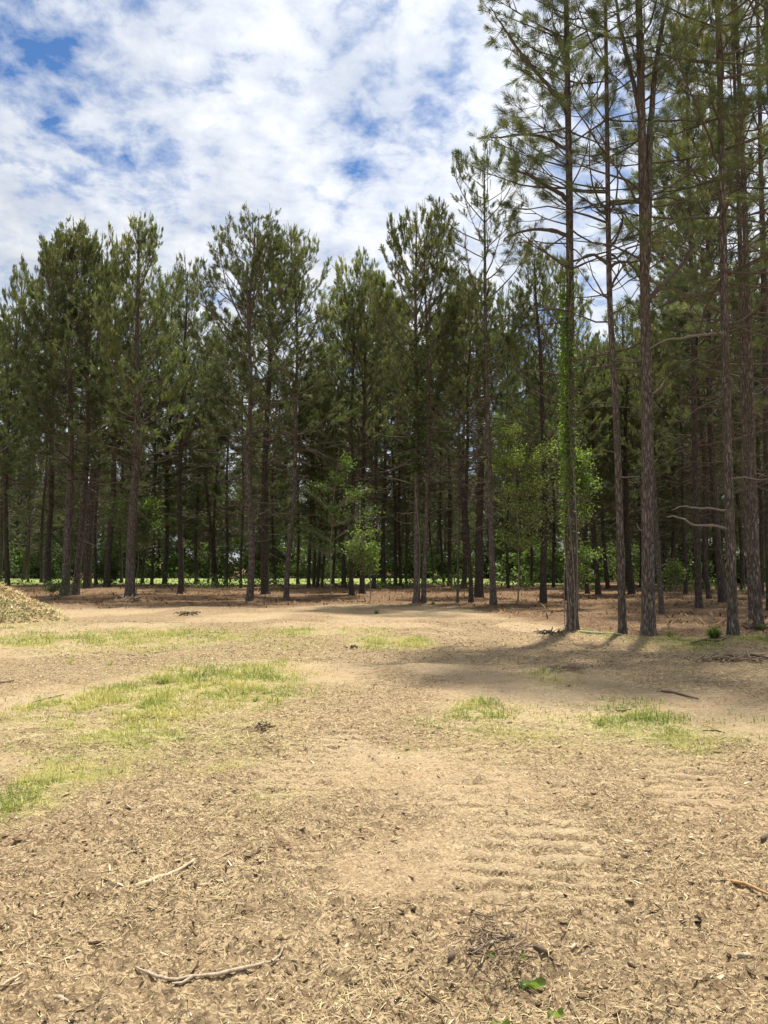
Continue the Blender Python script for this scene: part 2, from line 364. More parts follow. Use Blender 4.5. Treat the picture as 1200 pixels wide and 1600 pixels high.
mul = N.ramp(vtone, [(0.0, (0.07, 0.046, 0.027)), (0.5, (0.25, 0.178, 0.102)), (1.0, (0.54, 0.415, 0.25))])
patch = N.math('ADD', N.math('MULTIPLY', nm, 0.9), N.math('MULTIPLY', zs.outputs[2], 0.55))
c = N.mix(N.ramp(patch, [(0.42, 0.12), (0.80, 0.80)]), rust, mul)
gr = N.ramp(nm, [(0.3, (0.17, 0.155, 0.055)), (0.5, (0.34, 0.32, 0.11)), (0.7, (0.50, 0.43, 0.21))])
c = N.mix(N.math('MULTIPLY', zs.outputs[1], N.ramp(nm, [(0.32, 0.25), (0.55, 0.9)])), c, gr)
st = N.ramp(N.math('ADD', N.math('MULTIPLY', vtone, 0.4), N.math('MULTIPLY', nm, 0.6)), [(0.2, (0.06, 0.036, 0.022)), (0.5, (0.17, 0.105, 0.062)), (0.8, (0.34, 0.235, 0.145))])
c = N.mix(N.math('MULTIPLY', zs.outputs[0], 0.92), c, st)
hh = N.math('ADD', N.math('MULTIPLY', nf, 0.35), N.math('ADD', N.math('MULTIPLY', vtone, 0.35), N.math('MULTIPLY', nm, 0.8)))
bp = N.n('ShaderNodeBump', {'Height': hh, 'Strength': 0.9, 'Distance': 0.035})
finish(N, N.n('ShaderNodeBsdfPrincipled', {'Base Color': c, 'Roughness': 0.95, 'Specular IOR Level': 0.1, 'Normal': bp.outputs[0]}))
g = obj('ground', make_mesh('ground', GV, [GF, cf], mg, {'zone': zone}, smooth=True))
tag(g, 'tan sandy ground of the clearing running back under the pines', None, None, 'structure')

# sunlit lawn strip beyond the stand
ml, N = new_mat('lawn_grass')
tc = N.n('ShaderNodeTexCoord').outputs['Object']
no = N.n('ShaderNodeTexNoise', {'Vector': tc, 'Scale': 2.0, 'Detail': 8.0, 'Roughness': 0.75}).outputs[0]
bp = N.n('ShaderNodeBump', {'Height': no, 'Strength': 0.8, 'Distance': 0.15})
finish(N, N.n('ShaderNodeBsdfPrincipled', {'Base Color': N.ramp(no, [(0.3, (0.10, 0.16, 0.03)), (0.5, (0.22, 0.29, 0.06)), (0.7, (0.34, 0.36, 0.11))]), 'Roughness': 0.9, 'Normal': bp.outputs[0]}))
lx = np.linspace(-75, 14, 90)
front = 51.5 + (fbm(lx, lx * 0, 0.2, 3, 5) - 0.5) * 3; back = 73.0 + (fbm(lx, lx * 0 + 9, 0.15, 3, 6) - 0.5) * 4
back = np.where(lx > 8, front + (back - front) * np.clip((14.5 - lx) / 6.5, 0.05, 1), back)
LV = np.concatenate([np.stack([lx, front, lx * 0 + 0.02], -1), np.stack([lx, back, lx * 0 + 0.02], -1)])
n_ = len(lx); a = np.arange(n_ - 1)
tag(obj('lawn', make_mesh('lawn', LV, [np.stack([a, a + 1, a + n_ + 1, a + n_], -1)], ml)), 'sunlit green lawn strip beyond the trunks', None, None, 'structure')

# ------------------------------------------------------------------ loose cover on the ground
def wedge(n, y0, y1, seed, pw=1.0, slack=1.2):
    """points over the part of the ground the photo looks at, denser near the camera"""
    q = rng(seed); t = q.random(n) ** pw
    y = y0 + (y1 - y0) * t
    x = (q.random(n) * 2 - 1) * (y * 0.52 + slack)
    return x, y, q
def flakes(x, y, z, L, W, Th, az, tilt, tone, q):
    """irregular little slabs of wood: a bent 6-sided outline with thickness"""
    n = len(x)
    ax = np.stack([np.cos(az) * np.cos(tilt), np.sin(az) * np.cos(tilt), np.sin(tilt)], -1)
    sd = np.stack([-np.sin(az), np.cos(az), (q.random(n) - .5) * 0.7], -1); sd = unit(sd)
    up = unit(np.cross(ax, sd))
    out = []
    for (u, v) in ((-1, -.35), (-.45, -1), (.6, -.8), (1, .1), (.35, .9), (-.7, .7)):
        uu = u * (0.75 + 0.5 * q.random(n)); vv = v * (0.6 + 0.7 * q.random(n))
        out.append(np.stack([x, y, z], -1) + ax * (uu * L / 2)[:, None] + sd * (vv * W / 2)[:, None] + up * (Th * (0.5 + (q.random(n) - .5) * .8))[:, None])
    top = np.stack(out, 1)
    bot = top - (up * Th[:, None])[:, None, :] * 1.0
    V = np.concatenate([top, bot], 1).reshape(-1, 3)
    b = np.arange(n)[:, None] * 12
    Ft = b + np.arange(6)[None]
    k = np.arange(6); side = np.stack([k, k + 6, (k + 1) % 6 + 6, (k + 1) % 6], -1)[:, ::-1]
    Fs = (b[:, None] + side[None]).reshape(-1, 4)
    return V, [Ft, Fs], np.repeat(tone, 12)
def cat_flakes(sets):
    Vs, Fh, Fq, At, off = [], [], [], [], 0
    for V, (Ft, Fs), A in sets:
        Vs.append(V); Fh.append(Ft + off); Fq.append(Fs + off); At.append(A); off += len(V)
    return np.concatenate(Vs), [np.concatenate(Fh), np.concatenate(Fq)], np.concatenate(At)
sets = []
for (n, y0, y1, lo, hi, seed, pw) in ((150000, 2.0, 5.5, .0035, .009, 9, 1.0), (120000, 2.0, 6.8, .006, .020, 1, 1.0), (6500, 2.0, 7.0, .02, .060, 2, 1.1), (60000, 5.5, 12.5, .012, .035, 3, 0.9), (26000, 11, 20, .025, .07, 4, 0.8)):
    x, y, q = wedge(n, y0, y1, seed, pw)
    m = mulch_shade_mask(x, y); gm = grass_mask(x, y)
    clump = fbm(x, y, 2.2, 3, 77)
    pm = path_mask(x, y); tm, ts = tread(x, y)
    keep = q.random(n) < np.clip(0.22 + 0.85 * m + (clump - 0.5) * 2.2 + (.35 if hi < .01 else 0) - gm * 0.7 - .04 * pm - .30 * ts, 0.10, 1)
    x, y = x[keep], y[keep]; n = len(x)
    L = lo + (hi - lo) * q.random(n) ** 2.0; W = L * (0.10 + 0.30 * q.random(n) ** 1.5); Th = W * (0.14 + .22 * q.random(n))
    z = height(x, y) + Th * 0.6 + 0.001
    tone = np.clip(0.62 + q.normal(0, .28, n) + .06 - 0.26 * mulch_shade_mask(x, y), 0, 1)
    sets.append(flakes(x, y, z, L, W, Th, q.random(n) * 6.28, q.normal(0, .30, n), tone, q))
V, Fm, A = cat_flakes(sets)
tag(obj('wood_chips', make_mesh('wood_chips', V, Fm, M_CHIP, {'tone': A})), 'shredded brown and tan wood chips strewn over the clearing', 'wood chips', None, 'stuff')

def strands(x, y, z, L, W, az, lift, bend, tone):
    """thin flat strands bent once in the middle (straw, needles, grass blades lying or standing)"""
    n = len(x)
    d0 = np.stack([np.cos(az) * np.cos(lift), np.sin(az) * np.cos(lift), np.sin(lift)], -1)
    l2 = lift + bend
    d1 = np.stack([np.cos(az) * np.cos(l2), np.sin(az) * np.cos(l2), np.sin(l2)], -1)
    sd = np.stack([-np.sin(az), np.cos(az), 0 * az], -1) * (W / 2)[:, None]
    p0 = np.stack([x, y, z], -1); p1 = p0 + d0 * (L * .55)[:, None]; p2 = p1 + d1 * (L * .45)[:, None]
    V = np.stack([p0 - sd, p0 + sd, p1 + sd * .8, p1 - sd * .8, p2], 1).reshape(-1, 3)
    b = np.arange(n)[:, None] * 5
    return V, [b + np.array([[0, 1, 2, 3]]), b + np.array([[3, 2, 4]])], np.repeat(tone, 5)
sets = []
for (n, y0, y1, L0, L1, wd, seed) in ((150000, 2.0, 7, .02, .075, .0026, 11), (70000, 6, 13, .04, .12, .005, 12), (36000, 12, 27, .07, .18, .011, 13)):
    x, y, q = wedge(n, y0, y1, seed, 0.9)
    cl = fbm(x, y, 1.3, 4, 81); gm = grass_mask(x, y)
    tm, ts = tread(x, y)
    keep = q.random(n) < np.clip(0.25 + (cl - 0.45) * 2.6 + gm * 0.8 - .15 * mulch_shade_mask(x, y) - .03 * path_mask(x, y) - .22 * ts, 0.05, 1)
    x, y, gm = x[keep], y[keep], gm[keep]; n = len(x)
    L = L0 + (L1 - L0) * q.random(n) ** 1.6
    tone = np.clip(q.normal(0.50, .24, n) + gm * 0.30 + np.where(x < 0, .06, -0.04) - 0.5 * straw_mask(x, y), 0, 1)
    sets.append(strands(x, y, height(x, y) + 0.002 + .006 * q.random(n), L, wd * (0.6 + .9 * q.random(n)), q.random(n) * 6.28, np.abs(q.normal(0, .16, n)), -np.abs(q.normal(0, .25, n)), tone))
V, Fm, A = cat_flakes(sets)
tag(obj('dry_straw', make_mesh('dry_straw', V, Fm, M_STRAW, {'tone': A})), 'dry yellowish grass cuttings and fallen needles scattered on the clearing', 'dry straw', None, 'stuff')

# growing grass in the patches
sets = []
for (n, y0, y1, L0, L1, wd, seed) in ((210000, 3.0, 9.5, .035, .15, .0034, 21), (260000, 7.0, 17.5, .05, .20, .0075, 22)):
    x, y, q = wedge(n, y0, y1, seed, 0.9, 0.6)
    gm = grass_mask(x, y); tuft = fbm(x, y, 4.5, 2, 88)
    keep = q.random(n) < np.clip(gm - 0.03, 0, 1) ** .8 * sstep(.36, .66, tuft + gm * 0.15)
    x, y, gm, tuft = x[keep], y[keep], gm[keep], tuft[keep]; n = len(x)
    L = (L0 + (L1 - L0) * q.random(n) ** 1.8) * (0.35 + 0.6 * gm) * (0.2 + 1.2 * tuft)
    dry = fbm(x, y, 1.7, 3, 99)
    tone = np.clip(q.normal(0.36, .26, n) + (dry - 0.4) * 1.5 + np.where(x > 1.5, -0.08, 0.06), 0, 1)
    lift = np.clip(q.normal(.68, .42, n), .05, 1.5)
    sets.append(strands(x, y, height(x, y), L, wd * (0.6 + .8 * q.random(n)), q.random(n) * 6.28, lift, -np.abs(q.normal(.5, .4, n)), tone))
V, Fm, A = cat_flakes(sets)
tag(obj('grass', make_mesh('grass', V, Fm, M_GRASS, {'tone': A})), 'patchy yellow green grass growing across the clearing', 'grass', None, 'stuff')
# litter under the trees
x, y, q = wedge(52000, 15, 50, 31, 0.8, 2)
keep = q.random(len(x)) < straw_mask(x, y) * (0.15 + 1.2 * sstep(.4, .65, fbm(x, y, 0.9, 3, 43)))
x, y = x[keep], y[keep]; n = len(x)
L = .08 + .22 * q.random(n) ** 2; tone = np.clip(q.normal(.5, .25, n), 0, 1)
V, Fm, A = strands(x, y, height(x, y) + .01, L, L * .16, q.random(n) * 6.28, np.abs(q.normal(0.15, .3, n)), -np.abs(q.normal(.2, .3, n)), tone)
tag(obj('forest_litter', make_mesh('forest_litter', V, Fm, M_LITTER, {'tone': A})), 'rust brown pine straw and twig litter under the trees', 'pine straw', None, 'stuff')

# ------------------------------------------------------------------ pines
def needles(P, D, L, m, nl, w, q, tone, narrow=None):
    """needle sprays along shoots: P base, D direction, L length; m needles each"""
    n = len(P); D = unit(D)
    ref = np.where(np.abs(D[:, 2:3]) > .8, np.array([[1.0, 0, 0]]), np.array([[0, 0, 1.0]]))
    A = unit(np.cross(D, ref)); B = np.cross(D, A)
    t = (np.arange(m)[None] + q.random((n, m))) / m
    phi = np.arange(m)[None] * 2.39996 + q.random((n, 1)) * 6.28 + q.normal(0, .3, (n, m))
    tilt = 0.85 - 0.60 * t + q.normal(0, .12, (n, m))
    ln = nl * (0.75 + .5 * q.random((n, m)))
    if narrow is not None:
        tilt = tilt * (1 - .62 * narrow[:, None]); ln = ln * (1 - .5 * narrow[:, None] * (0.4 + .6 * t))
    base = P[:, None] + D[:, None] * (L[:, None] * t)[..., None]
    rd = np.cos(phi)[..., None] * A[:, None] + np.sin(phi)[..., None] * B[:, None]
    nd = D[:, None] * np.cos(tilt)[..., None] + rd * np.sin(tilt)[..., None]
    nd[..., 2] -= 0.10
    sd = unit(np.cross(nd, rd + 0.3 * D[:, None] + q.normal(0, .6, nd.shape)))
    ww = w * (0.7 + .6 * q.random((n, m)))[..., None] / 2
    p0 = base - sd * ww * .5; p1 = base + nd * (ln * .55)[..., None] + sd * ww; p1b = base + nd * (ln * .5)[..., None] - sd * ww; p2 = base + nd * ln[..., None]
    V = np.stack([p0, p1, p2, p1b], 2).reshape(-1, 3)
    k = n * m
    Fq = np.arange(k * 4).reshape(k, 4)
    tn = np.clip(tone[:, None] + q.normal(0, .07, (n, m)), 0, 1)
    return V, Fq, np.repeat(tn.ravel(), 4)

def grow(seed, H, zc, Rm, path, step=0.5, per=4, dens=1.0, m=14, nl=.16, w=.012, shoot=.30, bare=1.0, el0=18, el1=62, keep_az=None, split=False, low=0.65, lowdense=True, candle=1.0, tone0=0.42, spread=1.0, limbs_extra=()):
    """returns branch mesh data and needle mesh data in local coordinates"""
    q = rng(seed)
    S, Sr = [], []
    z = zc; starts = []
    while z < H - 0.3:
        t = (z - zc) / (H - zc)
        k = max(2, int(round(per * (0.8 + .5 * q.random()) * (1.0 if t < .8 else .8))))
        a0 = q.random() * 6.28
        for i in range(k):
            az = a0 + i * 6.28 / k + q.normal(0, .35)
            prof = (low + (1 - low) * min(1, t / .3)) * (1 - max(0, (t - .3) / .7) ** 2.4) ** 0.8 * (1 - .15 * t) + 0.12
            L = Rm * prof * (0.7 + .5 * q.random())
            if keep_az is not None and not keep_az(az, z, q): continue
            el = R_(el0 + (el1 - el0) * t + q.normal(0, 6))
            L = min(L, (H + .5 - z) / max(.3, math.sin(min(el + .35, 1.45))) * (.75 + .35 * q.random()))
            starts.append((z + q.normal(0, .1), az, L, el, t))
        z += step * (0.7 + .6 * q.random()) * (1.25 - .6 * t)
    for e in limbs_extra: starts.append(e)
    n = 8
    P = np.zeros((len(starts), n, 3)); RR_ = np.zeros((len(starts), n)); LL = []; TTt = []
    for i, (z, az, L, el, t) in enumerate(starts):
        p = np.array([*path(z), z], float); P[i, 0] = p
        e = el - R_(10); a = az
        for j in range(1, n):
            e += R_(6.5 * spread) * (0.4 + q.random()) * (1 if t < .85 else .6) + q.normal(0, .05); a += q.normal(0, .10)
            ee = min(e, R_(84))
            p = p + np.array([math.cos(a) * math.cos(ee), math.sin(a) * math.cos(ee), math.sin(ee)]) * L / (n - 1)
            P[i, j] = p
        r0 = (0.008 + 0.0095 * L) * (1.15 - .4 * t) * (.68 if split else .9)
        RR_[i] = r0 * np.linspace(1, .22, n); LL.append(L); TTt.append(t)
    LL = np.array(LL); TTt = np.array(TTt)
    parts = [tubes(P, RR_, 5)]
    # sub-branches and shoots
    SP, SD, SL, ST, SN = [], [], [], [], []
    sub, subr, own = [], [], []
    for i in range(len(starts)):
        L, t = LL[i], TTt[i]
        ns = max(2, int(L / 0.235 * dens))
        s0 = 0.30 if lowdense else .45
        for s in s0 + (1 - s0) * (np.arange(ns) + q.random(ns)) / ns:
            f = s * (n - 1); j = min(int(f), n - 2); p = P[i, j] + (P[i, j + 1] - P[i, j]) * (f - j)
            d = unit(P[i, j + 1] - P[i, j]); sd = unit(np.cross(d, [0, 0, 1.0])); sg = 1 if q.random() < .5 else -1
            l = (0.22 + .55 * (1 - s) * L * .55 + .15 * q.random()) * (0.6 + .7 * q.random()); l = min(l, 1.3)
            d1 = unit(d * .65 + sd * sg * (0.75 + .3 * q.normal()) + np.array([0, 0, -.10 + .35 * q.random() + .35 * t]))
            d2 = unit(d1 + np.array([0, 0, .15 + .5 * t]))
            pts = np.array([p, p + d1 * l * .5, p + d1 * l * .5 + d2 * l * .5])
            own.append(i); sub.append(pts); subr.append([.009 + .004 * l, .007, .004])
            ks = max(1, int(round((2.2 + l * 3.2) * dens)))
            for u in list(q.random(ks) * .38 + .62) + [1.0]:
                pp = pts[0] + (pts[1] - pts[0]) * (u * 2) if u < .5 else pts[1] + (pts[2] - pts[1]) * (u * 2 - 1)
                dd = (d1 if u < .6 else d2) * .75 + np.array([0, 0, .10 + 1.0 * t ** 1.5]) + q.normal(0, .36, 3)
                SP.append(pp); SD.append(dd); SL.append(shoot * (0.6 + .7 * q.random())); ST.append(t); SN.append(0.15 if t < .6 else 0.4)
        # limb tip: upright shoots
        kt = 3 if t < .55 else 5
        for c in range(kt):
            s = 1 - .09 * c; f = s * (n - 1); j = min(int(f), n - 2); p = P[i, j] + (P[i, j + 1] - P[i, j]) * (f - j)
            up = .6 + 3.0 * max(0, t - .35) * candle
            SP.append(p); SD.append(unit(P[i, j + 1] - P[i, j]) * .6 + np.array([0, 0, up]) + q.normal(0, .18, 3))
            SL.append(shoot * (1.0 + .7 * q.random()) * (1 + 1.6 * max(0, t - .40) * candle)); ST.append(t); SN.append(min(1, .1 + 1.6 * max(0, t - .3)) * candle)
    top = np.array([*path(H), H])
    for c in range(int(14 * candle) + 3):
        zt = H - c * .11; SP.append(np.array([*path(zt), zt]) + q.normal(0, .04 + .012 * c, 3)); SD.append(np.array([0, 0, 1.6]) + q.normal(0, .25, 3)); SL.append(shoot * (1.8 + .9 * q.random())); ST.append(1.0); SN.append(.95)
    sub = np.array(sub); parts.append(tubes(sub, np.array(subr), 3))
    # dead lower limbs
    nb = min(int(bare * 40), 36) if split else int(bare * 52)
    if nb:
        zb = zc * (0.30 + .70 * q.random(nb) ** .55); az = q.random(nb) * 6.28; Lb = (0.3 + 2.3 * q.random(nb) ** 1.6) * (0.4 + .8 * zb / zc)
        nn = 6; PB = np.zeros((nb, nn, 3)); RB = np.zeros((nb, nn)); tw = []
        for i in range(nb):
            p = np.array([*path(zb[i]), zb[i]]); e = q.normal(.12, .25); a = az[i]
            for j in range(nn):
                PB[i, j] = p; e += q.normal(.02, .16); a += q.normal(0, .16)
                p = p + np.array([math.cos(a) * math.cos(e), math.sin(a) * math.cos(e), math.sin(e)]) * Lb[i] / nn
                if j > 1 and q.random() < .5:
                    dt = unit(np.array([math.cos(a + q.normal(0, .9)), math.sin(a + q.normal(0, .9)), q.normal(.2, .4)]))
                    l = .12 + .35 * q.random() * Lb[i]; tw.append([PB[i, j], PB[i, j] + dt * l * .5, PB[i, j] + dt * l + np.array([0, 0, .04])])
            RB[i] = (.008 + .007 * Lb[i]) * np.linspace(1, .25, nn)
        parts.append(tubes(PB, RB, 4))
        if tw: parts.append(tubes(np.array(tw), np.tile([[.006, .004, .0025]], (len(tw), 1)), 3))
    if split:
        own = np.array(own); subr = np.array(subr); pieces = []
        for i in range(len(starts)):
            pc = [tubes(P[i:i + 1], RR_[i:i + 1], 6)]; sel = own == i
            if sel.any(): pc.append(tubes(sub[sel], subr[sel], 4))
            pieces.append(('limb', *merge(pc)))
        for i in range(nb): pieces.append(('dead_limb', *merge([tubes(PB[i:i + 1], RB[i:i + 1], 5)])))
        BV, BF = pieces, None
    else: BV, BF = merge(parts)
    SP = np.array(SP); SD = np.array(SD); SL = np.array(SL); ST = np.array(ST); SN = np.array(SN)
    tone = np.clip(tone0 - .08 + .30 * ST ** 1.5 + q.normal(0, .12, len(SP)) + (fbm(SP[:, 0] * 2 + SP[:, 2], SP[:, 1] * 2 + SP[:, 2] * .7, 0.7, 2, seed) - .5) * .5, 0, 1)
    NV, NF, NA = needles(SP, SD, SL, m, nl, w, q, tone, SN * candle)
    return (BV, BF), (NV, NF, NA)

def trunk_mesh(name, path, H, r0, seed, mat, k=14, flare=.45, nseg=30, rtop=.12):
    q = rng(seed); zs = np.concatenate([[-0.25, 0.0, .08, .2, .4, .7], np.linspace(1.1, H, nseg)])
    P = np.array([[*path(max(z, 0)), z] for z in zs]); tt = np.clip(zs / H, 0, 1)
    rr = r0 * ((1 - tt) * (1 - rtop) + rtop) ** .8 * (1 + flare * np.exp(-np.maximum(zs, 0) / .22))
    th = np.arange(k) * 2 * math.pi / k
    lob = 1 + .10 * flare / .45 * np.exp(-np.maximum(zs, 0) / .3)[:, None] * np.sin(th[None] * 4 + q.random() * 6) + (q.random((len(zs), k)) - .5) * .07
    V = np.stack([P[:, None, 0] + rr[:, None] * lob * np.cos(th), P[:, None, 1] + rr[:, None] * lob * np.sin(th), np.repeat(zs[:, None], k, 1)], -1).reshape(-1, 3)
    n = len(zs); i = np.arange(n - 1)[:, None] * k; j = np.arange(k)[None]; j2 = (j + 1) % k
    Fq = np.stack([i + j, i + j2, i + k + j2, i + k + j], -1).reshape(-1, 4)
    return make_mesh(name, V, [Fq], mat, smooth=True)

def wig(seed, amp=.12):
    q = rng(seed); a = q.normal(0, amp, 4); b = q.random(4) * 6.28
    return lambda z: (a[0] * (math.sin(z * .35 + b[0]) - math.sin(b[0])) + .3 * a[1] * (math.sin(z * .9 + b[1]) - math.sin(b[1])),
                      a[2] * (math.sin(z * .33 + b[2]) - math.sin(b[2])) + .3 * a[3] * (math.sin(z * .8 + b[3]) - math.sin(b[3])))

# shared crown shapes for the stand: (height 16)
class Tmpl: pass
TM = []
specs = [ # zc, R, step, per, dens, low, el0, el1, bare, candle, tone
    (6.0, 2.6, .46, 4, .90, .75, 8, 56, 1.6, 1.0, .44),
    (6.2, 2.5, .46, 4, .90, .80, 10, 60, 1.5, 1.1, .50),
    (7.0, 2.7, .62, 4, .78, .60, 24, 52, 1.8, 1.0, .48),
    (7.2, 2.4, .62, 4, .76, .65, 20, 54, 1.6, 1.0, .52),
    (7.4, 2.9, .62, 4, .86, .60, 30, 50, 2.0, 1.0, .56),
    (5.6, 2.3, .50, 4, .98, .85, 0, 56, 1.6, .9, .44),
    (8.0, 2.0, .70, 3, .72, .7, 18, 54, 1.8, 1.0, .52),
    (6.5, 2.4, .60, 4, .78, .8, 4, 54, 1.7, .9, .46),
    (3.6, 2.3, .62, 3, .80, .9, -8, 54, 1.0, .9, .46),
    (4.6, 2.2, .62, 3, .80, .9, -6, 54, 1.3, .9, .50)]
for i, (zc, Rm, stp, per, dens, low, e0, e1, bare, cnd, tn) in enumerate(specs):
    t = Tmpl(); t.path = wig(100 + i, .10); t.H = 16.0; t.zc = zc; t.seed = 100 + i
    (BV, BF), (NV, NF, NA) = grow(200 + i, 16.0, zc, Rm * 1.15, t.path, stp, per, dens, m=26, nl=.15, w=.016, shoot=.21, bare=bare, el0=e0, el1=e1, low=low, candle=cnd, tone0=tn)
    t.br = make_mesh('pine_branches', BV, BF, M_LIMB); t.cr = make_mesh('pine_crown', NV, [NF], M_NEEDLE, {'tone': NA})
    TM.append(t)
print('templates', time.time() - T0)
# far templates, fewer and coarser needles
FT = []
for i, (zc, Rm, stp, per, dens) in enumerate([(3.6, 2.7, .52, 4, .8), (2.4, 2.9, .52, 4, .8), (5.2, 2.5, .56, 4, .75), (1.2, 2.8, .5, 5, .75)]):
    t = Tmpl(); t.path = wig(150 + i, .10); t.H = 16.0; t.zc = zc; t.seed = 150 + i
    (BV, BF), (NV, NF, NA) = grow(260 + i, 16.0, zc, Rm, t.path, stp, per, dens, m=8, nl=.20, w=.034, shoot=.34, bare=1.0, low=.8, tone0=.42, el0=10)
    t.br = make_mesh('far_pine_branches', BV, BF, M_LIMB); t.cr = make_mesh('far_pine_crown', NV, [NF], M_NEEDLE, {'tone': NA})
    t.tr = trunk_mesh('far_pine_trunk', t.path, 16, .17, 150 + i, M_BARK_SHADED, 8, nseg=10)
    FT.append(t)

def stand_pine(px, py, wpx, ytop, label, ti, group=None, lean=0.0, dist=None, rotz=None, dark=False, x=None, H=None, name='pine_tree', parts=True):
    """a pine of the stand: base pixel, trunk width in pixels, pixel row of its top"""
    t = TM[ti]
    if x is None: X, Y = ground_at(px, py)
    else: X, Y = x, dist
    if H is None: H = at_depth(px, ytop, Y)[2] * .965
    s = H / t.H
    q = rng(int(px * 7 + py * 13 + ti))
    rz = q.random() * 6.28 if rotz is None else rotz
    z0 = hz(X, Y) if Y < 52 else 0.0
    e = empty(name, (X, Y, z0 - 0.02), (0, 0, 0), s)
    # lean tilts the whole tree sideways; Rz first then Ry
    e.rotation_mode = 'XYZ'
    e.rotation_euler = (Matrix.Rotation(math.atan(lean), 3, 'Y') @ Matrix.Rotation(rz, 3, 'Z')).to_euler()
    r0 = wpx * Y / F / 2 / s
    tr = obj('trunk', trunk_mesh('stand_trunk', t.path, t.H, r0 * .80, int(px), M_BARK_SHADED if dark else M_BARK, 12, .35), e)
    b = obj('branches', t.br, e); c = obj('crown', t.cr, e)
    b.scale = c.scale = (q.uniform(.82, 1.2), q.uniform(.82, 1.2), 1.0)
    tag(e, label, 'tree', group)
    return e
EDGE = [ # px, py, w, ytop, template, lean, dark, label
    (12, 917, 9, 415, 5, .012, 1, 'thin dark pine at the left edge of the photo, rising behind the chip pile'),
    (75, 915, 12, 385, 7, .0, 1, 'dark pine in the second row, behind the tip of the chip pile'),
    (101, 931, 17, 352, 0, .003, 0, 'stout grey pine, left trunk of the touching pair beside the chip pile'),
    (118, 930, 14, 360, 5, .004, 0, 'stout pine, right trunk of the touching pair beside the chip pile'),
    (137, 920, 16, 372, 7, .018, 1, 'dark thick pine just behind the touching pair near the chip pile'),
    (167, 917, 13, 420, 3, .0, 1, 'dark pine between the touching pair and the pine with brushwood at its foot'),
    (203, 934, 20, 343, 1, .004, 0, 'broad dense pine with brushwood piled at its foot and leafy sapling around it'),
    (257, 913, 10, 430, 7, .01, 1, 'slim dark pine standing just left of the lone straight pine'),
    (283, 927, 12, 405, 3, .0, 1, 'lone straight dark pine on open straw right of the leafy sapling'),
    (390, 937, 14, 338, 2, .0, 0, 'tall grey pine with open spreading limbs, front trunk of the group left of centre'),
    (415, 928, 17, 372, 0, .005, 1, 'thick dark pine standing right behind the tall grey pine left of centre'),
    (447, 936, 11, 362, 3, .02, 0, 'slightly leaning pine, rightmost of the front group left of centre'),
    (482, 917, 7, 530, 6, 0, 1, 'slim dark pine, leftmost of the four thin trunks in a row before the lawn'),
    (537, 918, 9, 470, 3, 0, 1, 'dark pine behind the left side of the middle leafy sapling'),
    (550, 930, 10, 450, 7, 0, 1, 'dark pine with a low leafy sapling wrapped about its trunk'),
    (566, 928, 11, 408, 4, 0, 1, 'dark pine directly behind the bright leafy sapling at the centre'),
    (584, 920, 9, 430, 0, 0, 1, 'dark pine just right of the bright leafy sapling at the centre'),
    (599, 917, 9, 455, 7, .01, 1, 'slim dark pine between the bright sapling and the twin trunks'),
    (651, 944, 13, 326, 4, .005, 0, 'tall pine with wide fan of limbs, left stem of the twin trunks'),
    (662, 944, 10, 345, 6, .005, 0, 'paler slimmer pine, right stem of the twin trunks'),
    (715, 943, 5, 470, 6, .0, 0, 'very thin straight pine alone between the twin trunks and the pale pine pair'),
    (725, 919, 9, 455, 7, .0, 1, 'dark pine half hidden behind the thin straight pine'),
    (736, 943, 9, 440, 3, .01, 1, 'dark slim pine against the left flank of the very thick dark trunk'),
    (748, 932, 17, 425, 5, .0, 1, 'very thick dark trunk left of the large leafy sapling'),
    (771, 946, 13, 225, 6, -.012, 0, 'tall sparse pine with high narrow crown beside the large leafy sapling'),
    (849, 942, 14, 380, 3, -.01, 1, 'dark pine rising through a gap of blue behind the large leafy sapling'),
    (884, 938, 7, 400, 7, 0, 1, 'slim dark pine almost hidden by the vine covered trunk'),
    (918, 927, 8, 520, 7, 0, 1, 'slim dark pine to the right of the vine covered trunk'),
    (935, 929, 11, 520, 5, 0, 1, 'dark pine midway between the vine covered trunk and the curved slender trunk'),
    (987, 928, 13, 530, 5, 0, 1, 'dark pine seen between the curved slender trunk and the forked pine'),
    (1034, 959, 11, 505, 6, -.02, 0, 'slim leaning pine with flared foot just behind the forked pine'),
    (1071, 928, 7, 470, 7, 0, 1, 'thin dark pine in the shade under the pale dead limb'),
    (1108, 935, 9, 300, 7, -.02, 1, 'dark pine behind the left side of the pine with pale dead limbs'),
    (1130, 941, 15, 160, 0, -.02, 1, 'thick dark pine directly behind the pine with pale dead limbs'),
]
for (px, py, wp, yt, ti, ln, dk, lab) in EDGE:
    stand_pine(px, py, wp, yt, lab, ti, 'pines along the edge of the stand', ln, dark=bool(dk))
# deeper rows whose trunks show between the edge trees
q = rng(5)
# (all share one look)
DEEP = [(37, 906, 8), (44, 910, 4), (150, 914, 7), (222, 912, 7), (237, 914, 6), (307, 913, 8), (333, 915, 7), (339, 915, 6), (353, 916, 7), (376, 919, 5), (325, 912, 4), (490, 917, 6), (496, 917, 6), (503, 917, 5), (618, 915, 7), (626, 915, 6),
        (635, 913, 5), (678, 912, 4), (693, 915, 5), (703, 915, 9), (794, 919, 6), (812, 916, 6), (830, 914, 6), (865, 918, 6), (905, 918, 6), (950, 920, 8), (968, 917, 7), (1002, 918, 8), (1020, 921, 7),
        (1048, 920, 8), (1056, 915, 6), (1088, 918, 8), (1098, 922, 8), (1160, 922, 9), (1190, 930, 10), (1225, 935, 12), (1250, 928, 12), (-20, 915, 10), (-45, 925, 12), (520, 913, 6), (465, 913, 6), (430, 914, 6), (190, 911, 6), (65, 911, 7), (0, 909, 7)]
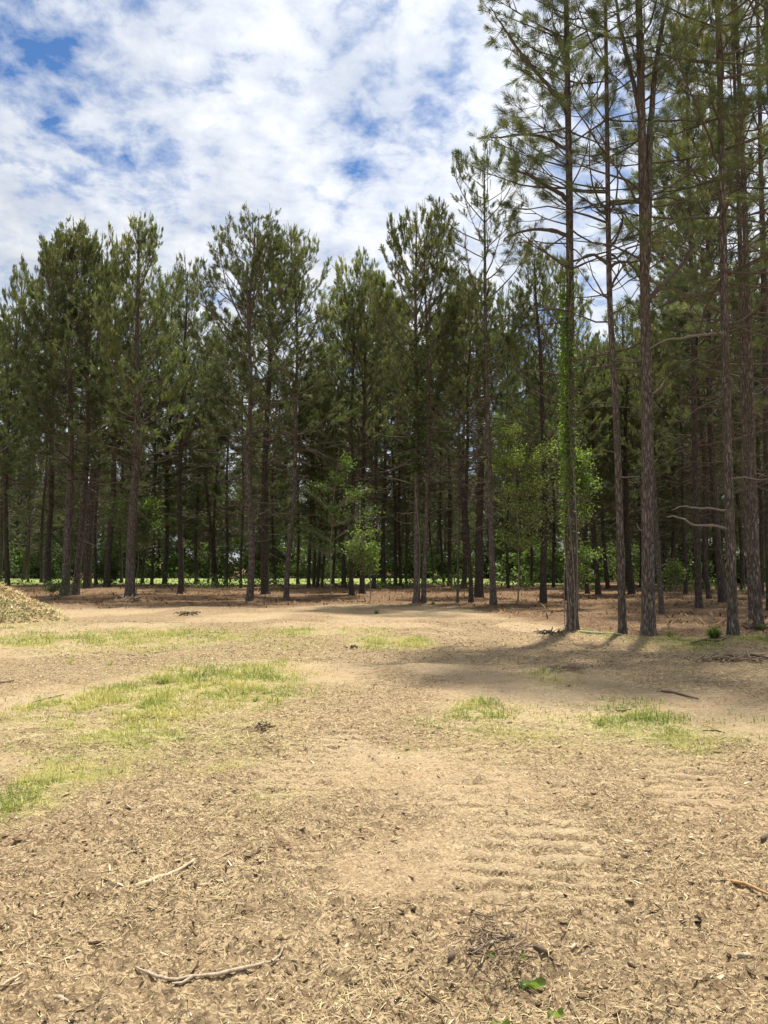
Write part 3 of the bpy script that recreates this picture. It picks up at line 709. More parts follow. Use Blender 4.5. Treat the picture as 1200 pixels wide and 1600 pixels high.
for (px, py, wp) in DEEP:
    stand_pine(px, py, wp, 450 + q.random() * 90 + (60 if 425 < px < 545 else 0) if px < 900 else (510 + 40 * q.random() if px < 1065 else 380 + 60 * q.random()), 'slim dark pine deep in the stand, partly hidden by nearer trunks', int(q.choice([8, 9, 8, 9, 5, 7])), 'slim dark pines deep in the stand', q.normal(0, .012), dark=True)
# rows still further back on the right, where the stand has no far edge
FARLAB = 'far dark pine in the shaded depth of the wood on the right'
def far_pine(X, Y, H, lab, grp, ti):
    t = FT[ti]; s = H / 16
    e = empty('pine_tree', (X, Y, 0), (0, 0, q.random() * 6.28), s)
    obj('trunk', t.tr, e); obj('branches', t.br, e); obj('crown', t.cr, e); tag(e, lab, 'tree', grp)
for i in range(40):
    Y = 50 + 42 * (i / 40) ** 1.1 + q.normal(0, 1); X = Y * (0.16 + (q.random() * .45)) 
    far_pine(X, Y, 14 + 4 * q.random(), FARLAB, 'far pines on the right', int(q.choice([0, 1, 2, 1])))
for i in range(74):
    k = i % 37
    Y = 79 + (i // 37) * 12 + q.normal(0, 2.5); X = -48 + k * 1.75 + q.normal(0, .8)
    far_pine(X, Y, 11.5 + 5 * q.random(), 'bushy pine on the far side of the sunlit lawn', 'bushy pines beyond the lawn', int(q.choice([0, 1, 3, 3, 1])))
print('stand', time.time() - T0)

# ---- the near pines on the right, each built for itself
def px_path(pts, Y, H):
    P = np.array([at_depth(a, b, Y) for a, b in pts]); zs = P[:, 2] ; xs = P[:, 0] - P[0, 0]
    zs = zs - zs[0]
    sl = (xs[-1] - xs[-2]) / (zs[-1] - zs[-2])
    def path(z):
        if z > zs[-1]: return (xs[-1] + sl * .6 * (z - zs[-1]), 0.0)
        # smooth interpolation through pixel points
        return (float(np.interp(z, zs, xs)) * .5 + .25 * float(np.interp(z - .8, zs, xs)) + .25 * float(np.interp(z + .8, zs, xs)) - _o, 0.03 * math.sin(z * .5))
    _o = .0
    return path
def near_pine(base, pts, wpx, H, zc, Rm, label, seed, mat=None, dist=None, **kw):
    X, Y = ground_at(*base); path = px_path([base] + pts, Y, H)
    e = empty('pine_tree', (X, Y, hz(X, Y) - .02))
    obj('trunk', trunk_mesh('near_trunk', path, H, wpx * Y / F / 2 * .85, seed, mat or M_BARK, 22, .35, 44, .16), e)
    (BV, BF), (NV, NF, NA) = grow(seed, H, zc, Rm, path, split=True, **kw)
    for nm_, v_, f_ in BV: obj(nm_, make_mesh(nm_, v_, f_, M_LIMB), e)
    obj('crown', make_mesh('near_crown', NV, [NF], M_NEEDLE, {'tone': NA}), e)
    tag(e, label, 'tree', 'tall pines at the front of the stand')
    return e, path
NK = dict(m=46, nl=.165, w=.0070, shoot=.17, candle=.35, tone0=.52)
SP_ = dict(step=.80, per=3, dens=.72, low=.9, el0=2, el1=50, lowdense=False, spread=.8, **NK)
DN_ = dict(step=.80, per=3, dens=.62, low=.95, el0=0, el1=50, lowdense=False, spread=.8, **NK)
F1, F1p = near_pine((895, 993), [(893, 800), (892, 600), (889, 300), (886, 100), (885, 0)], 20, 18.0, 8.3, 2.0, 'tall straight pine wrapped in green vine, leftmost of the near trunks', 331, bare=.7, **SP_)
F2, F2p = near_pine((973, 997), [(970, 850), (966, 700), (958, 560), (952, 480), (949, 300), (946, 0)], 14, 17.6, 8.8, 2.0, 'slender near pine whose trunk curves gently to the left', 302, bare=.8, **SP_)
F3, F3p = near_pine((1013, 1001), [(1013, 850), (1012, 650), (1009, 500), (1004, 300), (1001, 150), (998, 0)], 24, 18.5, 8.6, 2.2, 'thick near pine with rough bark that forks high in its crown', 303, bare=.8, **SP_)
F4, F4p = near_pine((1146, 1002), [(1142, 850), (1137, 650), (1131, 450), (1127, 250), (1121, 0)], 18, 18.5, 6.9, 2.5, 'near pine with two long pale dead limbs reaching left', 304, bare=2.0, **DN_)
F5, F5p = near_pine((1186, 981), [(1180, 850), (1174, 650), (1165, 400), (1158, 200), (1150, 0)], 15, 20, 7.2, 2.6, 'near pine with litter at its foot, right trunk of the close pair at the edge', 305, bare=2.0, **DN_)
F6, F6p = near_pine((1177, 970), [(1170, 850), (1163, 650), (1156, 400), (1150, 200)], 13, 20, 7.4, 2.5, 'near pine, left trunk of the close pair at the right edge', 306, bare=2.0, **DN_)
F8, _ = near_pine((1235, 975), [(1225, 650), (1215, 400), (1205, 200)], 18, 21, 6.4, 3.0, 'pine outside the right edge whose limbs reach into the photo', 308, bare=1.5, **DN_)
F9, _ = near_pine((1205, 952), [(1198, 650), (1192, 400), (1188, 200)], 16, 22, 6.5, 2.9, 'tall pine cut by the right edge of the photo behind the close pair', 309, mat=M_BARK_SHADED, bare=1.5, **DN_)
F10, _ = near_pine((1300, 1010), [(1285, 600), (1270, 300)], 26, 19, 7.5, 3.2, 'nearest pine out of the frame whose limbs hang in at the upper right', 310, bare=1.0, **DN_)
F11, _ = near_pine((1092, 948), [(1085, 650), (1079, 400), (1075, 200)], 12, 21.5, 8.5, 2.6, 'tall dark pine between the forked pine and the pine with pale dead limbs', 311, mat=M_BARK_SHADED, bare=1.8, **DN_)

# second stem of the forked pine, a sub-part of its trunk
def local_tube(name, pts, radii, mat, parent, k=8):
    P = np.array(pts, float)[None]; V, Fq = tubes(P, np.array(radii)[None], k)
    return obj(name, make_mesh(name, V, [Fq], mat, smooth=True), parent)
def px_limb(parent, base, pxs, radii, name='limb', mat=None, dy=0.0, k=7):
    X, Y = ground_at(*base); pts = []
    for i, (a, b) in enumerate(pxs):
        p = at_depth(a, b, Y + dy * i); pts.append([p[0] - parent.location.x, p[1] - parent.location.y, p[2] - parent.location.z])
    # resample smoothly with a little wander
    P = np.array(pts); n = len(P); t = np.linspace(0, n - 1, n * 3); q = rng(int(pxs[0][0] + pxs[-1][1]))
    PP = np.stack([np.interp(t, np.arange(n), P[:, c]) for c in range(3)], -1)
    PP[1:-1] = (PP[:-2] + PP[1:-1] * 2 + PP[2:]) / 4 + q.normal(0, .008, PP[1:-1].shape)
    rr = np.interp(t, np.arange(n), radii)
    return local_tube(name, PP, rr, mat or M_LIMB, parent, k)
b3 = (1013, 1001)
px_limb(F3, b3, [(1006, 440), (1012, 380), (1013, 300), (1015, 200), (1022, 120), (1035, 40), (1050, -40)], [.08, .075, .07, .06, .05, .045, .03], 'fork_stem', M_BARK, .0)
px_limb(F3, b3, [(1004, 205), (992, 140), (978, 80), (965, 20), (955, -40)], [.05, .045, .04, .03, .02], 'limb', None, .1)
px_limb(F3, b3, [(1010, 470), (1040, 440), (1062, 418), (1085, 380), (1110, 330)], [.055, .045, .04, .03, .015], 'limb', None, .25)
b1 = (895, 993)
px_limb(F1, b1, [(890, 370), (868, 360), (835, 358), (810, 362), (790, 372)], [.045, .04, .03, .02, .012], 'limb', None, -.1)
px_limb(F1, b1, [(889, 315), (868, 297), (845, 285), (822, 272), (800, 265)], [.05, .045, .035, .025, .012], 'limb', None, -.15)
px_limb(F1, b1, [(886, 172), (862, 140), (835, 110), (808, 75), (785, 40), (765, 10)], [.045, .04, .035, .028, .02, .01], 'limb', None, -.1)
px_limb(F1, b1, [(887, 235), (850, 212), (815, 210), (780, 215), (752, 213)], [.035, .03, .025, .018, .008], 'limb', None, .1)
b2 = (973, 997)
px_limb(F2, b2, [(948, 412), (930, 398), (912, 400), (900, 412)], [.035, .03, .022, .014], 'limb', None, -.1)
px_limb(F2, b2, [(950, 420), (968, 408), (985, 412), (998, 432), (1003, 445)], [.035, .03, .022, .02, .014], 'limb', None, -.1)
px_limb(F2, b2, [(948, 395), (962, 375), (972, 350), (975, 325)], [.03, .025, .018, .008], 'limb', None, .05)
# tufts on the hand-placed limbs
def tufts(parent, path, base, centres, seed):
    X, Y = ground_at(*base); q = rng(seed); SP, SD = [], []
    for (a, b, r, n) in centres:
        c = at_depth(a, b, Y) - np.array([*parent.location]); rr = r * Y / F
        for i in range(n):
            o = q.normal(0, .5, 3) * rr; SP.append(c + o); SD.append(unit(o + np.array([0, 0, .15 * rr])) * .8 + np.array([0, 0, .4]) + q.normal(0, .3, 3))
    SP = np.array(SP); SD = np.array(SD); n = len(SP)
    V, Fq, A = needles(SP, SD, .10 + .12 * q.random(n), 50, .15, .0085, q, np.clip(q.normal(.6, .13, n), 0, 1))
    # twigs carrying the tufts
    tw = np.stack([SP - unit(SD) * .25 + q.normal(0, .03, SP.shape), SP - unit(SD) * .08, SP + unit(SD) * .15], 1)
    obj('limb_foliage', make_mesh('limb_needles', V, [Fq], M_NEEDLE, {'tone': A}), parent)
    k0 = 0; X0, Y0 = float(parent.location.x), float(parent.location.y)
    for (a, b, r, nn) in centres:                       # a thin limb out to each tuft, with its twigs
        c = at_depth(a, b, Y) - np.array([*parent.location]); tx, ty = path(max(.5, c[2] - .7)); p0 = np.array([tx, ty, max(.5, c[2] - .7)])
        mid = (p0 + c) / 2 + np.array([0, 0, -.08]) + q.normal(0, .05, 3)
        sel = slice(k0, k0 + nn); k0 += nn; hub = np.repeat(c[None], nn, 0)
        tws = np.stack([hub, (hub + SP[sel]) / 2 + q.normal(0, .02, (nn, 3)), SP[sel] + unit(SD[sel]) * .12], 1)
        V1, F1_ = merge([tubes(np.array([[p0, mid, c]]), np.array([[.017, .012, .007]]), 5), tubes(tws, np.tile([[.006, .005, .003]], (nn, 1)), 3)])
        obj('limb', make_mesh('limb', V1, F1_, M_LIMB), parent)
tufts(F1, F1p, b1, [(765, 15, 22, 9), (785, 45, 22, 9), (800, 80, 26, 12), (815, 60, 30, 12), (835, 105, 30, 14), (850, 50, 40, 22), (880, 70, 40, 24), (755, 213, 14, 5), (775, 212, 18, 7), (800, 210, 22, 9),
               (830, 245, 40, 26), (850, 200, 40, 20), (870, 140, 35, 18), (820, 275, 30, 14), (845, 165, 30, 12), (900, 110, 35, 16), (925, 90, 35, 14), (815, 110, 30, 10), (860, 30, 34, 16), (900, 30, 30, 12), (800, 365, 18, 6), (832, 372, 22, 8)], 71)
tufts(F3, F3p, b3, [(1055, 60, 40, 18), (1075, 110, 40, 22), (1060, 20, 36, 16), (1090, 70, 40, 20), (1040, 110, 30, 12), (970, 70, 30, 10), (1100, 330, 34, 14), (1080, 370, 24, 10), (990, 40, 30, 10), (1110, 30, 40, 18)], 72)
tufts(F2, F2p, b2, [(900, 415, 14, 5), (975, 330, 14, 5), (1003, 440, 14, 4), (930, 60, 30, 10), (965, 130, 26, 9), (975, 240, 24, 8), (925, 190, 24, 8), (970, 400, 14, 4)], 73)
# pale dead limbs
M_DEAD = wood('dead_limb_wood', (0.10, 0.085, 0.07), (0.26, 0.22, 0.185), (30, 30, 30))
b4 = (1146, 1002)
for pxs, rr in (([(1136, 826), (1110, 820), (1085, 822), (1068, 812), (1052, 806), (1042, 808)], [.026, .024, .02, .018, .013, .008]),
                ([(1135, 797), (1110, 795), (1085, 794), (1065, 790), (1050, 797)], [.022, .02, .017, .012, .006]),
                ([(1136, 748), (1160, 745), (1180, 750), (1200, 748)], [.018, .016, .012, .008]),
                ([(1132, 520), (1100, 522), (1070, 528), (1040, 530), (1015, 545)], [.03, .028, .022, .016, .01])):
    px_limb(F4, b4, pxs, rr, 'dead_limb', M_DEAD, -.06)
px_limb(F3, b3, [(1012, 622), (1024, 612), (1034, 602), (1042, 588)], [.028, .022, .018, .008], 'dead_limb', M_DEAD, -.05)
px_limb(F3, b3, [(1005, 832), (998, 826), (994, 818)], [.014, .01, .006], 'dead_limb', M_DEAD, -.05)
px_limb(F2, b2, [(962, 500), (964, 490), (966, 478)], [.016, .012, .006], 'dead_limb', M_DEAD, -.05)
print('near', time.time() - T0)

# ------------------------------------------------------------------ broadleaf saplings, vine and weeds
def leaves(P, D, size, q, tone, wr=.5):
    """two-triangle folded leaves at P pointing along D"""
    n = len(P); D = unit(D); sd = unit(np.cross(D, q.normal(0, 1, (n, 3)) * .5 + np.array([0, 0, 1.0]))); up = np.cross(sd, D)
    L = size[:, None]; W = L * wr / 2
    p0 = P; p1 = P + D * L * .5 + sd * W + up * W * .3; p2 = P + D * L - up * L * .12; p3 = P + D * L * .5 - sd * W + up * W * .3; pm = P + D * L * .5
    V = np.stack([p0, p1, p2, p3, pm], 1).reshape(-1, 3); b = np.arange(n)[:, None] * 5
    F3_ = np.concatenate([b + np.array([[0, 1, 4]]), b + np.array([[1, 2, 4]]), b + np.array([[2, 3, 4]]), b + np.array([[3, 0, 4]])])
    return V, F3_, np.repeat(tone, 5)
def sapling(px, py, blobs, label, seed, leaf=.07, n=900, mat=None, stem_px=None, name='sapling_tree', tone=.55, stem_r=.02, cat='tree', dy=0.0):
    """thin tree: sprays of leaves in given pixel clouds (x, y, rx, ry, weight), joined to a stem"""
    X, Y = ground_at(px, py); q = rng(seed); z0 = hz(X, Y)
    e = empty(name, (X, Y, z0 - .01)); org = np.array([X, Y, z0 - .01])
    top = min(b[1] - b[3] * .7 for b in blobs)
    sp = stem_px or [(px, py), (px + 2, (py + top) / 2), (blobs[0][0], top)]
    S = np.array([at_depth(a, b, Y) for a, b in sp]) - org; S[0] = (0, 0, -.05)
    t = np.linspace(0, len(S) - 1, 10); SS = np.stack([np.interp(t, np.arange(len(S)), S[:, c]) for c in range(3)], -1)
    SS[1:-1] += q.normal(0, .03, SS[1:-1].shape)
    parts = [tubes(SS[None], np.linspace(stem_r, stem_r * .3, 10)[None], 6)]
    tw, tr, LP, LD = [], [], [], []
    wsum = sum(b[4] for b in blobs)
    for (bx, by, rx, ry, wt_) in blobs:
        c = at_depth(bx, by, Y + dy) - org; rX, rZ = rx * Y / F, ry * Y / F
        k = max(4, int(n * 1.7 * wt_ / wsum / 16))
        for i in range(k):
            o = unit(q.normal(0, 1, 3)) * q.random() ** .45; p = c + o * np.array([rX, rX * .9, rZ])
            hgt = p[2] - (.25 + .3 * q.random()) * np.linalg.norm(p[:2]) - .2
            js = np.argmin(np.abs(SS[:, 2] - hgt)); s = SS[js]
            if np.linalg.norm(p - s) > 2.6: s = p + (s - p) * 2.6 / np.linalg.norm(p - s)
            d = unit(p - s); mid = s + (p - s) * .5 + np.array([0, 0, .05]) + q.normal(0, .04, 3)
            tw.append([s, mid, p]); tr.append([.008, .006, .0025])
            for j in range(16):
                u = .45 + .6 * q.random(); pp = s + (p - s) * u + q.normal(0, .05 + .04 * leaf / .07, 3) + np.array([0, 0, .03]); LP.append(pp)
                LD.append(d * .4 + q.normal(0, .6, 3) + np.array([0, 0, -.1]))
    parts.append(tubes(np.array(tw), np.array(tr), 3))
    BV, BF = merge(parts); LP = np.array(LP); LD = np.array(LD); m_ = len(LP)
    obj('stem', make_mesh('sapling_stem', BV, BF, M_STEM), e)
    V, Fq, A = leaves(LP, LD, 1.2 * leaf * (.55 + .7 * q.random(m_)), q, np.clip(q.normal(tone, .22, m_), 0, 1))
    obj('foliage', make_mesh('sapling_foliage', V, [Fq], mat or M_LEAF, {'tone': A}), e)
    tag(e, label, cat, None); return e
sapling(214, 933, [(235, 790, 22, 16, 1.4), (185, 785, 22, 14, 1.2), (200, 820, 30, 16, 1.2), (238, 825, 20, 22, 1.2), (165, 800, 14, 14, .6), (210, 850, 30, 12, .6)], 'leafy green sapling growing against the broad pine with brushwood at its foot', 401, .10, 1700, tone=.35)
sapling(516, 936, [(490, 762, 34, 10, .9), (545, 722, 12, 16, .7), (520, 800, 30, 16, .9), (475, 830, 34, 20, 1.2), (560, 768, 24, 8, .8), (530, 745, 16, 12, .5), (498, 850, 30, 10, .7), (585, 800, 16, 8, .4)], 'thin pale stemmed sapling with airy sprays in front of the stand, left of centre', 402, .085, 1700, stem_px=[(516, 936), (517, 870), (519, 800), (530, 700)], tone=.35, stem_r=.03)
sapling(578, 938, [(556, 858, 30, 14, 1.6), (575, 880, 20, 14, 1.0), (545, 850, 14, 8, .5), (585, 855, 14, 10, .5), (570, 830, 26, 8, .5)], 'bright low leafy sapling at the centre foot of the stand', 403, .075, 1300, tone=.65)
sapling(809, 945, [(790, 680, 30, 26, 1.6), (812, 715, 40, 30, 1.8), (775, 720, 20, 28, 1.0), (845, 750, 32, 24, 1.1), (800, 775, 30, 30, 1.1), (830, 830, 40, 26, .8), (770, 655, 12, 14, .5), (860, 700, 22, 22, .8), (790, 830, 24, 22, .4), (850, 800, 24, 20, .6)],
        'large bright green sapling with a thin stem, left of the vine covered pine', 404, .078, 3600, stem_px=[(809, 945), (810, 860), (808, 780), (795, 660)], tone=.6, stem_r=.03, mat=M_LEAF_LIT)
sapling(905, 950, [(905, 720, 26, 22, 1.4), (918, 755, 22, 22, 1.2), (880, 690, 16, 18, .8), (915, 800, 20, 14, .5), (920, 860, 26, 16, .7), (905, 890, 20, 18, .6), (890, 740, 20, 30, .8)], 'round leaved sapling spilling out from behind the vine covered pine', 405, .085, 2300, tone=.62, stem_px=[(905, 950), (903, 850), (900, 690)])
sapling(1052, 932, [(1052, 885, 14, 12, 1), (1045, 900, 12, 10, .6), (1062, 895, 10, 10, .5)], 'small shaded leafy shrub between the forked pine and the dead limbs', 406, .11, 420, mat=M_LEAFD, name='shrub', cat='shrub', tone=.8)
sapling(80, 935, [(82, 918, 12, 7, 1), (95, 910, 10, 10, .8), (110, 922, 10, 8, .6)], 'pale twiggy shrub between the chip pile and the touching pair of pines', 407, .09, 260, mat=M_LEAFD, name='shrub', cat='shrub', tone=.6)
sapling(85, 905, [(85, 868, 20, 26, 1), (85, 888, 26, 16, 1)], 'dark cedar like bush behind the tip of the chip pile', 408, .14, 1500, mat=M_LEAFD, name='bush', cat='bush', tone=.12)
sapling(168, 914, [(168, 882, 20, 26, 1), (170, 895, 22, 16, 1)], 'dark bush between the touching pair of pines and the broad pine', 409, .14, 1500, mat=M_LEAFD, name='bush', cat='bush', tone=.12)
sapling(495, 908, [(490, 870, 36, 22, 1), (500, 885, 40, 14, 1)], 'dark rounded bush at the edge of the lawn left of the middle sapling', 410, .18, 1600, mat=M_LEAFD, name='bush', cat='bush', tone=.2)
sapling(1, 908, [(2, 878, 22, 26, 1), (6, 890, 24, 16, 1)], 'dark bush at the left edge of the photo above the chip pile', 411, .14, 1500, mat=M_LEAFD, name='bush', cat='bush', tone=.12)

# vine up the leftmost near trunk: stem + foliage following the trunk
X, Y = ground_at(*b1); q = rng(77)
e = empty('climbing_vine', (X, Y, F1.location.z))
LP, LD, tw = [], [], []
def f1pt(z, ang, r):
    x_, y_ = F1p(z); return np.array([x_ + math.cos(ang) * r, y_ + math.sin(ang) * r, z])
for i in range(4):
    a0 = -1.6 - .5 * i; pts = []
    for z in np.linspace(.05, 7.2, 40): pts.append(f1pt(z, a0 + .6 * math.sin(z * .9 + i) , (.15 * (1 - z / 18 * .85)) + .010))
    tw.append(pts)
for i in range(3400):
    u = q.random(); z = 1.2 + 6.2 * u
    dn = np.interp(z, [1.0, 2.0, 2.8, 4.0, 6.5, 7.4], [.05, .2, .45, .9, 1.0, .4])
    if q.random() > dn * (0.45 + .9 * float(vnoise(np.array(z * 2.3), np.array(i % 2 * 1.0), 4))): continue
    a = -2.6 + q.normal(0, .75); r = .135 * (1 - z / 22) + abs(q.normal(0, .045)) + .012
    LP.append(f1pt(z, a, r)); LD.append(np.array([math.cos(a), math.sin(a), -.4]) + q.normal(0, .6, 3))
V, Fq = tubes(np.array(tw), np.full((4, 40), .009), 4)
obj('stem', make_mesh('vine_stem', V, [Fq], M_STEM), e)
LP = np.array(LP); V, Fq, A = leaves(LP, np.array(LD), .045 + .045 * q.random(len(LP)), q, np.clip(q.normal(.5, .2, len(LP)), 0, 1), .75)
obj('foliage', make_mesh('vine_foliage', V, [Fq], M_LEAF_LIT, {'tone': A * .45}), e)
tag(e, 'green climbing vine covering the leftmost near pine trunk', 'vine')

# a vine with less leaf on the taller twin trunk
X2, Y2 = ground_at(651, 944); e = empty('climbing_vine', (X2, Y2, hz(X2, Y2))); LP, LD = [], []
for i in range(1500):
    z = 4.6 + 5.0 * q.random(); a = -1.57 + q.normal(0, .9); r = .17 + abs(q.normal(0, .07))
    LP.append([math.cos(a) * r + .02 * z * .3, math.sin(a) * r, z]); LD.append([math.cos(a), math.sin(a), -.3] + q.normal(0, .6, 3))
LP = np.array(LP); V, Fq, A = leaves(LP, np.array(LD), .07 + .06 * q.random(len(LP)), q, np.clip(q.normal(.35, .2, len(LP)), 0, 1), .75)
obj('foliage', make_mesh('vine_foliage', V, [Fq], M_LEAFD, {'tone': A}), e)
V, Fq = tubes(np.array([[[.01 * z + .1 * math.sin(z), -.17, z] for z in np.linspace(0, 9.5, 30)]]), np.full((1, 30), .012), 4)
obj('stem', make_mesh('vine_stem', V, [Fq], M_STEM), e)
tag(e, 'thin green vine climbing the twin trunks right of centre', 'vine')

def weed(px, py, hpx, label, seed, n=60, wide=.6, tone=.45, leafy=False):
    X, Y = ground_at(px, py); q = rng(seed); H = hpx * Y / F
    n0 = n; az = q.random(n) * 6.28; lf = np.clip(q.normal(1.0, .3, n), .2, 1.5); r = q.random(n) * H * .25
    V, Fm, A = strands(np.cos(az) * r, np.sin(az) * r, az * 0, H * (.5 + .8 * q.random(n)), H * .035 * (1 + q.random(n)), az + q.normal(0, .4, n), lf, -np.abs(q.normal(.6, .4, n)), np.clip(q.normal(tone, .2, n), 0, 1))
    o = obj('weed', make_mesh('weed', V, Fm, M_LEAFD if leafy else M_GRASS, {'tone': A})); o.location = (X, Y, hz(X, Y) - .01)
    tag(o, label, 'plant'); return o
weed(1116, 1004, 22, 'bushy dark weed clump left of the foot of the pine with dead limbs', 1, 260, tone=.55, leafy=True)
weed(918, 988, 15, 'green weed clump just right of the vine covered pine foot', 2, 120, tone=.75, leafy=True)
weed(1048, 1000, 14, 'low green weeds right of the forked pine foot', 3, 140, tone=.7, leafy=True)
weed(1190, 985, 14, 'low green weeds beside the close pair of pines', 4, 120, tone=.6, leafy=True)
weed(883, 985, 16, 'small leafy weed at the left foot of the vine covered pine', 5, 60, tone=.6, leafy=True)
weed(172, 1040, 14, 'single tall grass tuft behind the left grass patches', 6, 30, tone=.55)
weed(110, 1036, 14, 'short grass tuft on bare ground behind the left grass patches', 7, 22, tone=.6)
weed(258, 1064, 17, 'upright grass tuft at the back of the large left grass patch', 8, 90, tone=.3)
weed(400, 1096, 13, 'upright grass tuft at the right end of the large left grass patch', 9, 80, tone=.2)
weed(888, 1075, 9, 'small dark seedling on bare ground below the vine covered pine', 10, 40, tone=.2, leafy=True)
weed(676, 945, 8, 'faint green weeds on the straw right of the twin trunks', 11, 60, tone=.5, leafy=True)
weed(588, 958, 8, 'faint green weeds on the straw before the bright low sapling', 12, 90, tone=.35, leafy=True)

# undergrowth beyond the lawn and in the right-hand depth: one continuous mass of leaves
def mass(name, label, regions, leaf, seed, mat, n):
    q = rng(seed); LPs = []
    tot = sum(r[5] for r in regions)
    for (x0, x1, y0, y1, hgt, wt_) in regions:
        k = int(n * wt_ / tot); nc = max(6, k // 90)
        cx = x0 + (x1 - x0) * q.random(nc); cyy = y0 + (y1 - y0) * q.random(nc); cz = hgt * q.random(nc) ** 1.4; rr = .5 + .9 * q.random(nc)
        i = q.integers(0, nc, k); o = unit(q.normal(0, 1, (k, 3))) * (q.random(k) ** .4 * rr[i])[:, None]
        P = np.stack([cx[i], cyy[i], cz[i]], -1) + o * np.array([1, 1, .7]); P[:, 2] = np.abs(P[:, 2]) + .03; LPs.append(P)
    P = np.concatenate(LPs); m_ = len(P)
    V, Fq, A = leaves(P, q.normal(0, 1, (m_, 3)) + np.array([0, 0, .2]), leaf * (.6 + .8 * q.random(m_)), q, np.clip(q.normal(.45, .22, m_), 0, 1), .7)
    tag(obj(name, make_mesh(name, V, [Fq], mat, {'tone': A})), label, 'undergrowth', None, 'stuff')
mass('undergrowth', 'sunlit green undergrowth along the far side of the lawn', [(-50, 14, 73.5, 78, 3.4, 1.0), (-55, 18, 82, 92, 9.0, 1.6)], .26, 61, M_LEAFD, 110000)
mass('undergrowth', 'dark undergrowth deep in the wood on the right', [(9, 36, 56, 66, 2.4, .6), (12, 46, 70, 90, 8.0, 1.2)], .26, 62, M_LEAFD, 70000)
mass('undergrowth', 'low scrub between the trunks before the lawn', [(-28, 9, 44, 51, .25, 1.0), (8, 30, 36, 48, .3, .5)], .12, 64, M_LEAFD, 11000)
mass('distant_woods', 'far wood closing the view behind all the trunks', [(-90, 90, 108, 122, 10.0, 1.0)], .75, 63, M_LEAFD, 60000)

# ------------------------------------------------------------------ chip pile at the left
X, Y = ground_at(-40, 968); q = rng(9)
n1_, n2_ = 90, 130
rr = np.linspace(0, 1, n1_)[:, None]; th = np.linspace(0, 2 * math.pi, n2_, endpoint=False)[None]
px_ = rr * np.cos(th) * 2.45; py_ = rr * np.sin(th) * 1.7
hh = .95 * np.clip(1 - rr ** 1.5, 0, 1) * (0.85 + .35 * fbm(px_ + 9, py_ + 9, .9, 3, 17)) + (fbm(px_, py_, 4.0, 4, 18, .65) - .5) * .26 * (1 - rr ** 3) + (fbm(px_, py_, 14.0, 3, 19, .65) - .5) * .10 * (1 - rr ** 4) - .06 * rr
V = np.stack([px_, py_, hh], -1).reshape(-1, 3)
i = np.arange(n1_ - 1)[:, None] * n2_; j = np.arange(n2_)[None]; j2 = (j + 1) % n2_
Fq = np.stack([i + j, i + n2_ + j, i + n2_ + j2, i + j2], -1).reshape(-1, 4)
mp_, N = new_mat('mulch_pile')
tc = N.n('ShaderNodeTexCoord').outputs['Object']
a_ = N.n('ShaderNodeTexNoise', {'Vector': tc, 'Scale': 22.0, 'Detail': 6.0, 'Roughness': 0.75}).outputs[0]
b_ = N.n('ShaderNodeTexNoise', {'Vector': tc, 'Scale': 1.6, 'Detail': 4.0, 'Roughness': 0.6}).outputs[0]
c = N.ramp(a_, [(0.3, (0.26, 0.18, 0.08)), (0.5, (0.56, 0.43, 0.23)), (0.7, (0.78, 0.64, 0.40))])
c = N.mix(N.ramp(b_, [(0.50, 0.0), (0.62, 0.7)]), c, N.ramp(a_, [(0.3, (0.09, 0.10, 0.03)), (0.7, (0.33, 0.33, 0.12))]))
bp = N.n('ShaderNodeBump', {'Height': a_, 'Strength': 1.0, 'Distance': 0.08})
finish(N, N.n('ShaderNodeBsdfPrincipled', {'Base Color': c, 'Roughness': 0.95, 'Normal': bp.outputs[0]}))
e = empty('mulch_pile', (X, Y, hz(X, Y)))
obj('mound', make_mesh('mound', V, [Fq], mp_, smooth=True), e)
M_PILE = toned('pile_straw', [(0.0, (0.22, 0.14, 0.07)), (0.45, (0.56, 0.43, 0.22)), (0.8, (0.78, 0.66, 0.42)), (1.0, (0.34, 0.38, 0.12))])
k = 22000; ti = q.integers(0, len(V), k); p = V[ti] + q.normal(0, .025, (k, 3)); Ls = .05 + .16 * q.random(k) ** 1.5
green = sstep(.5, .62, fbm(p[:, 0] + 4, p[:, 1] + 4, 1.6, 3, 55))
SV, SF, SA = strands(p[:, 0], p[:, 1], p[:, 2] + .01, Ls, Ls * .09, q.random(k) * 6.28, q.normal(.1, .35, k), q.normal(-.2, .3, k), np.clip(q.normal(.5, .2, k) + .45 * green, 0, 1))
obj('loose_straw', make_mesh('loose_straw', SV, SF, M_PILE, {'tone': SA}), e)['kind'] = 'stuff'
k = 3500; ti = q.integers(0, len(V), k); p = V[ti] + q.normal(0, .02, (k, 3))
L = .04 + .12 * q.random(k) ** 2
FV, FF, FA = flakes(p[:, 0], p[:, 1], p[:, 2] + .01, L, L * .3, L * .07, q.random(k) * 6.28, q.normal(0, .5, k), np.clip(q.normal(.82, .2, k), 0, 1), q)
obj('shredded_wood', make_mesh('shredded_wood', FV, FF, M_CHIP, {'tone': FA}), e)['kind'] = 'stuff'
tag(e, 'heap of shredded wood and grass clippings at the left edge', 'mulch pile')

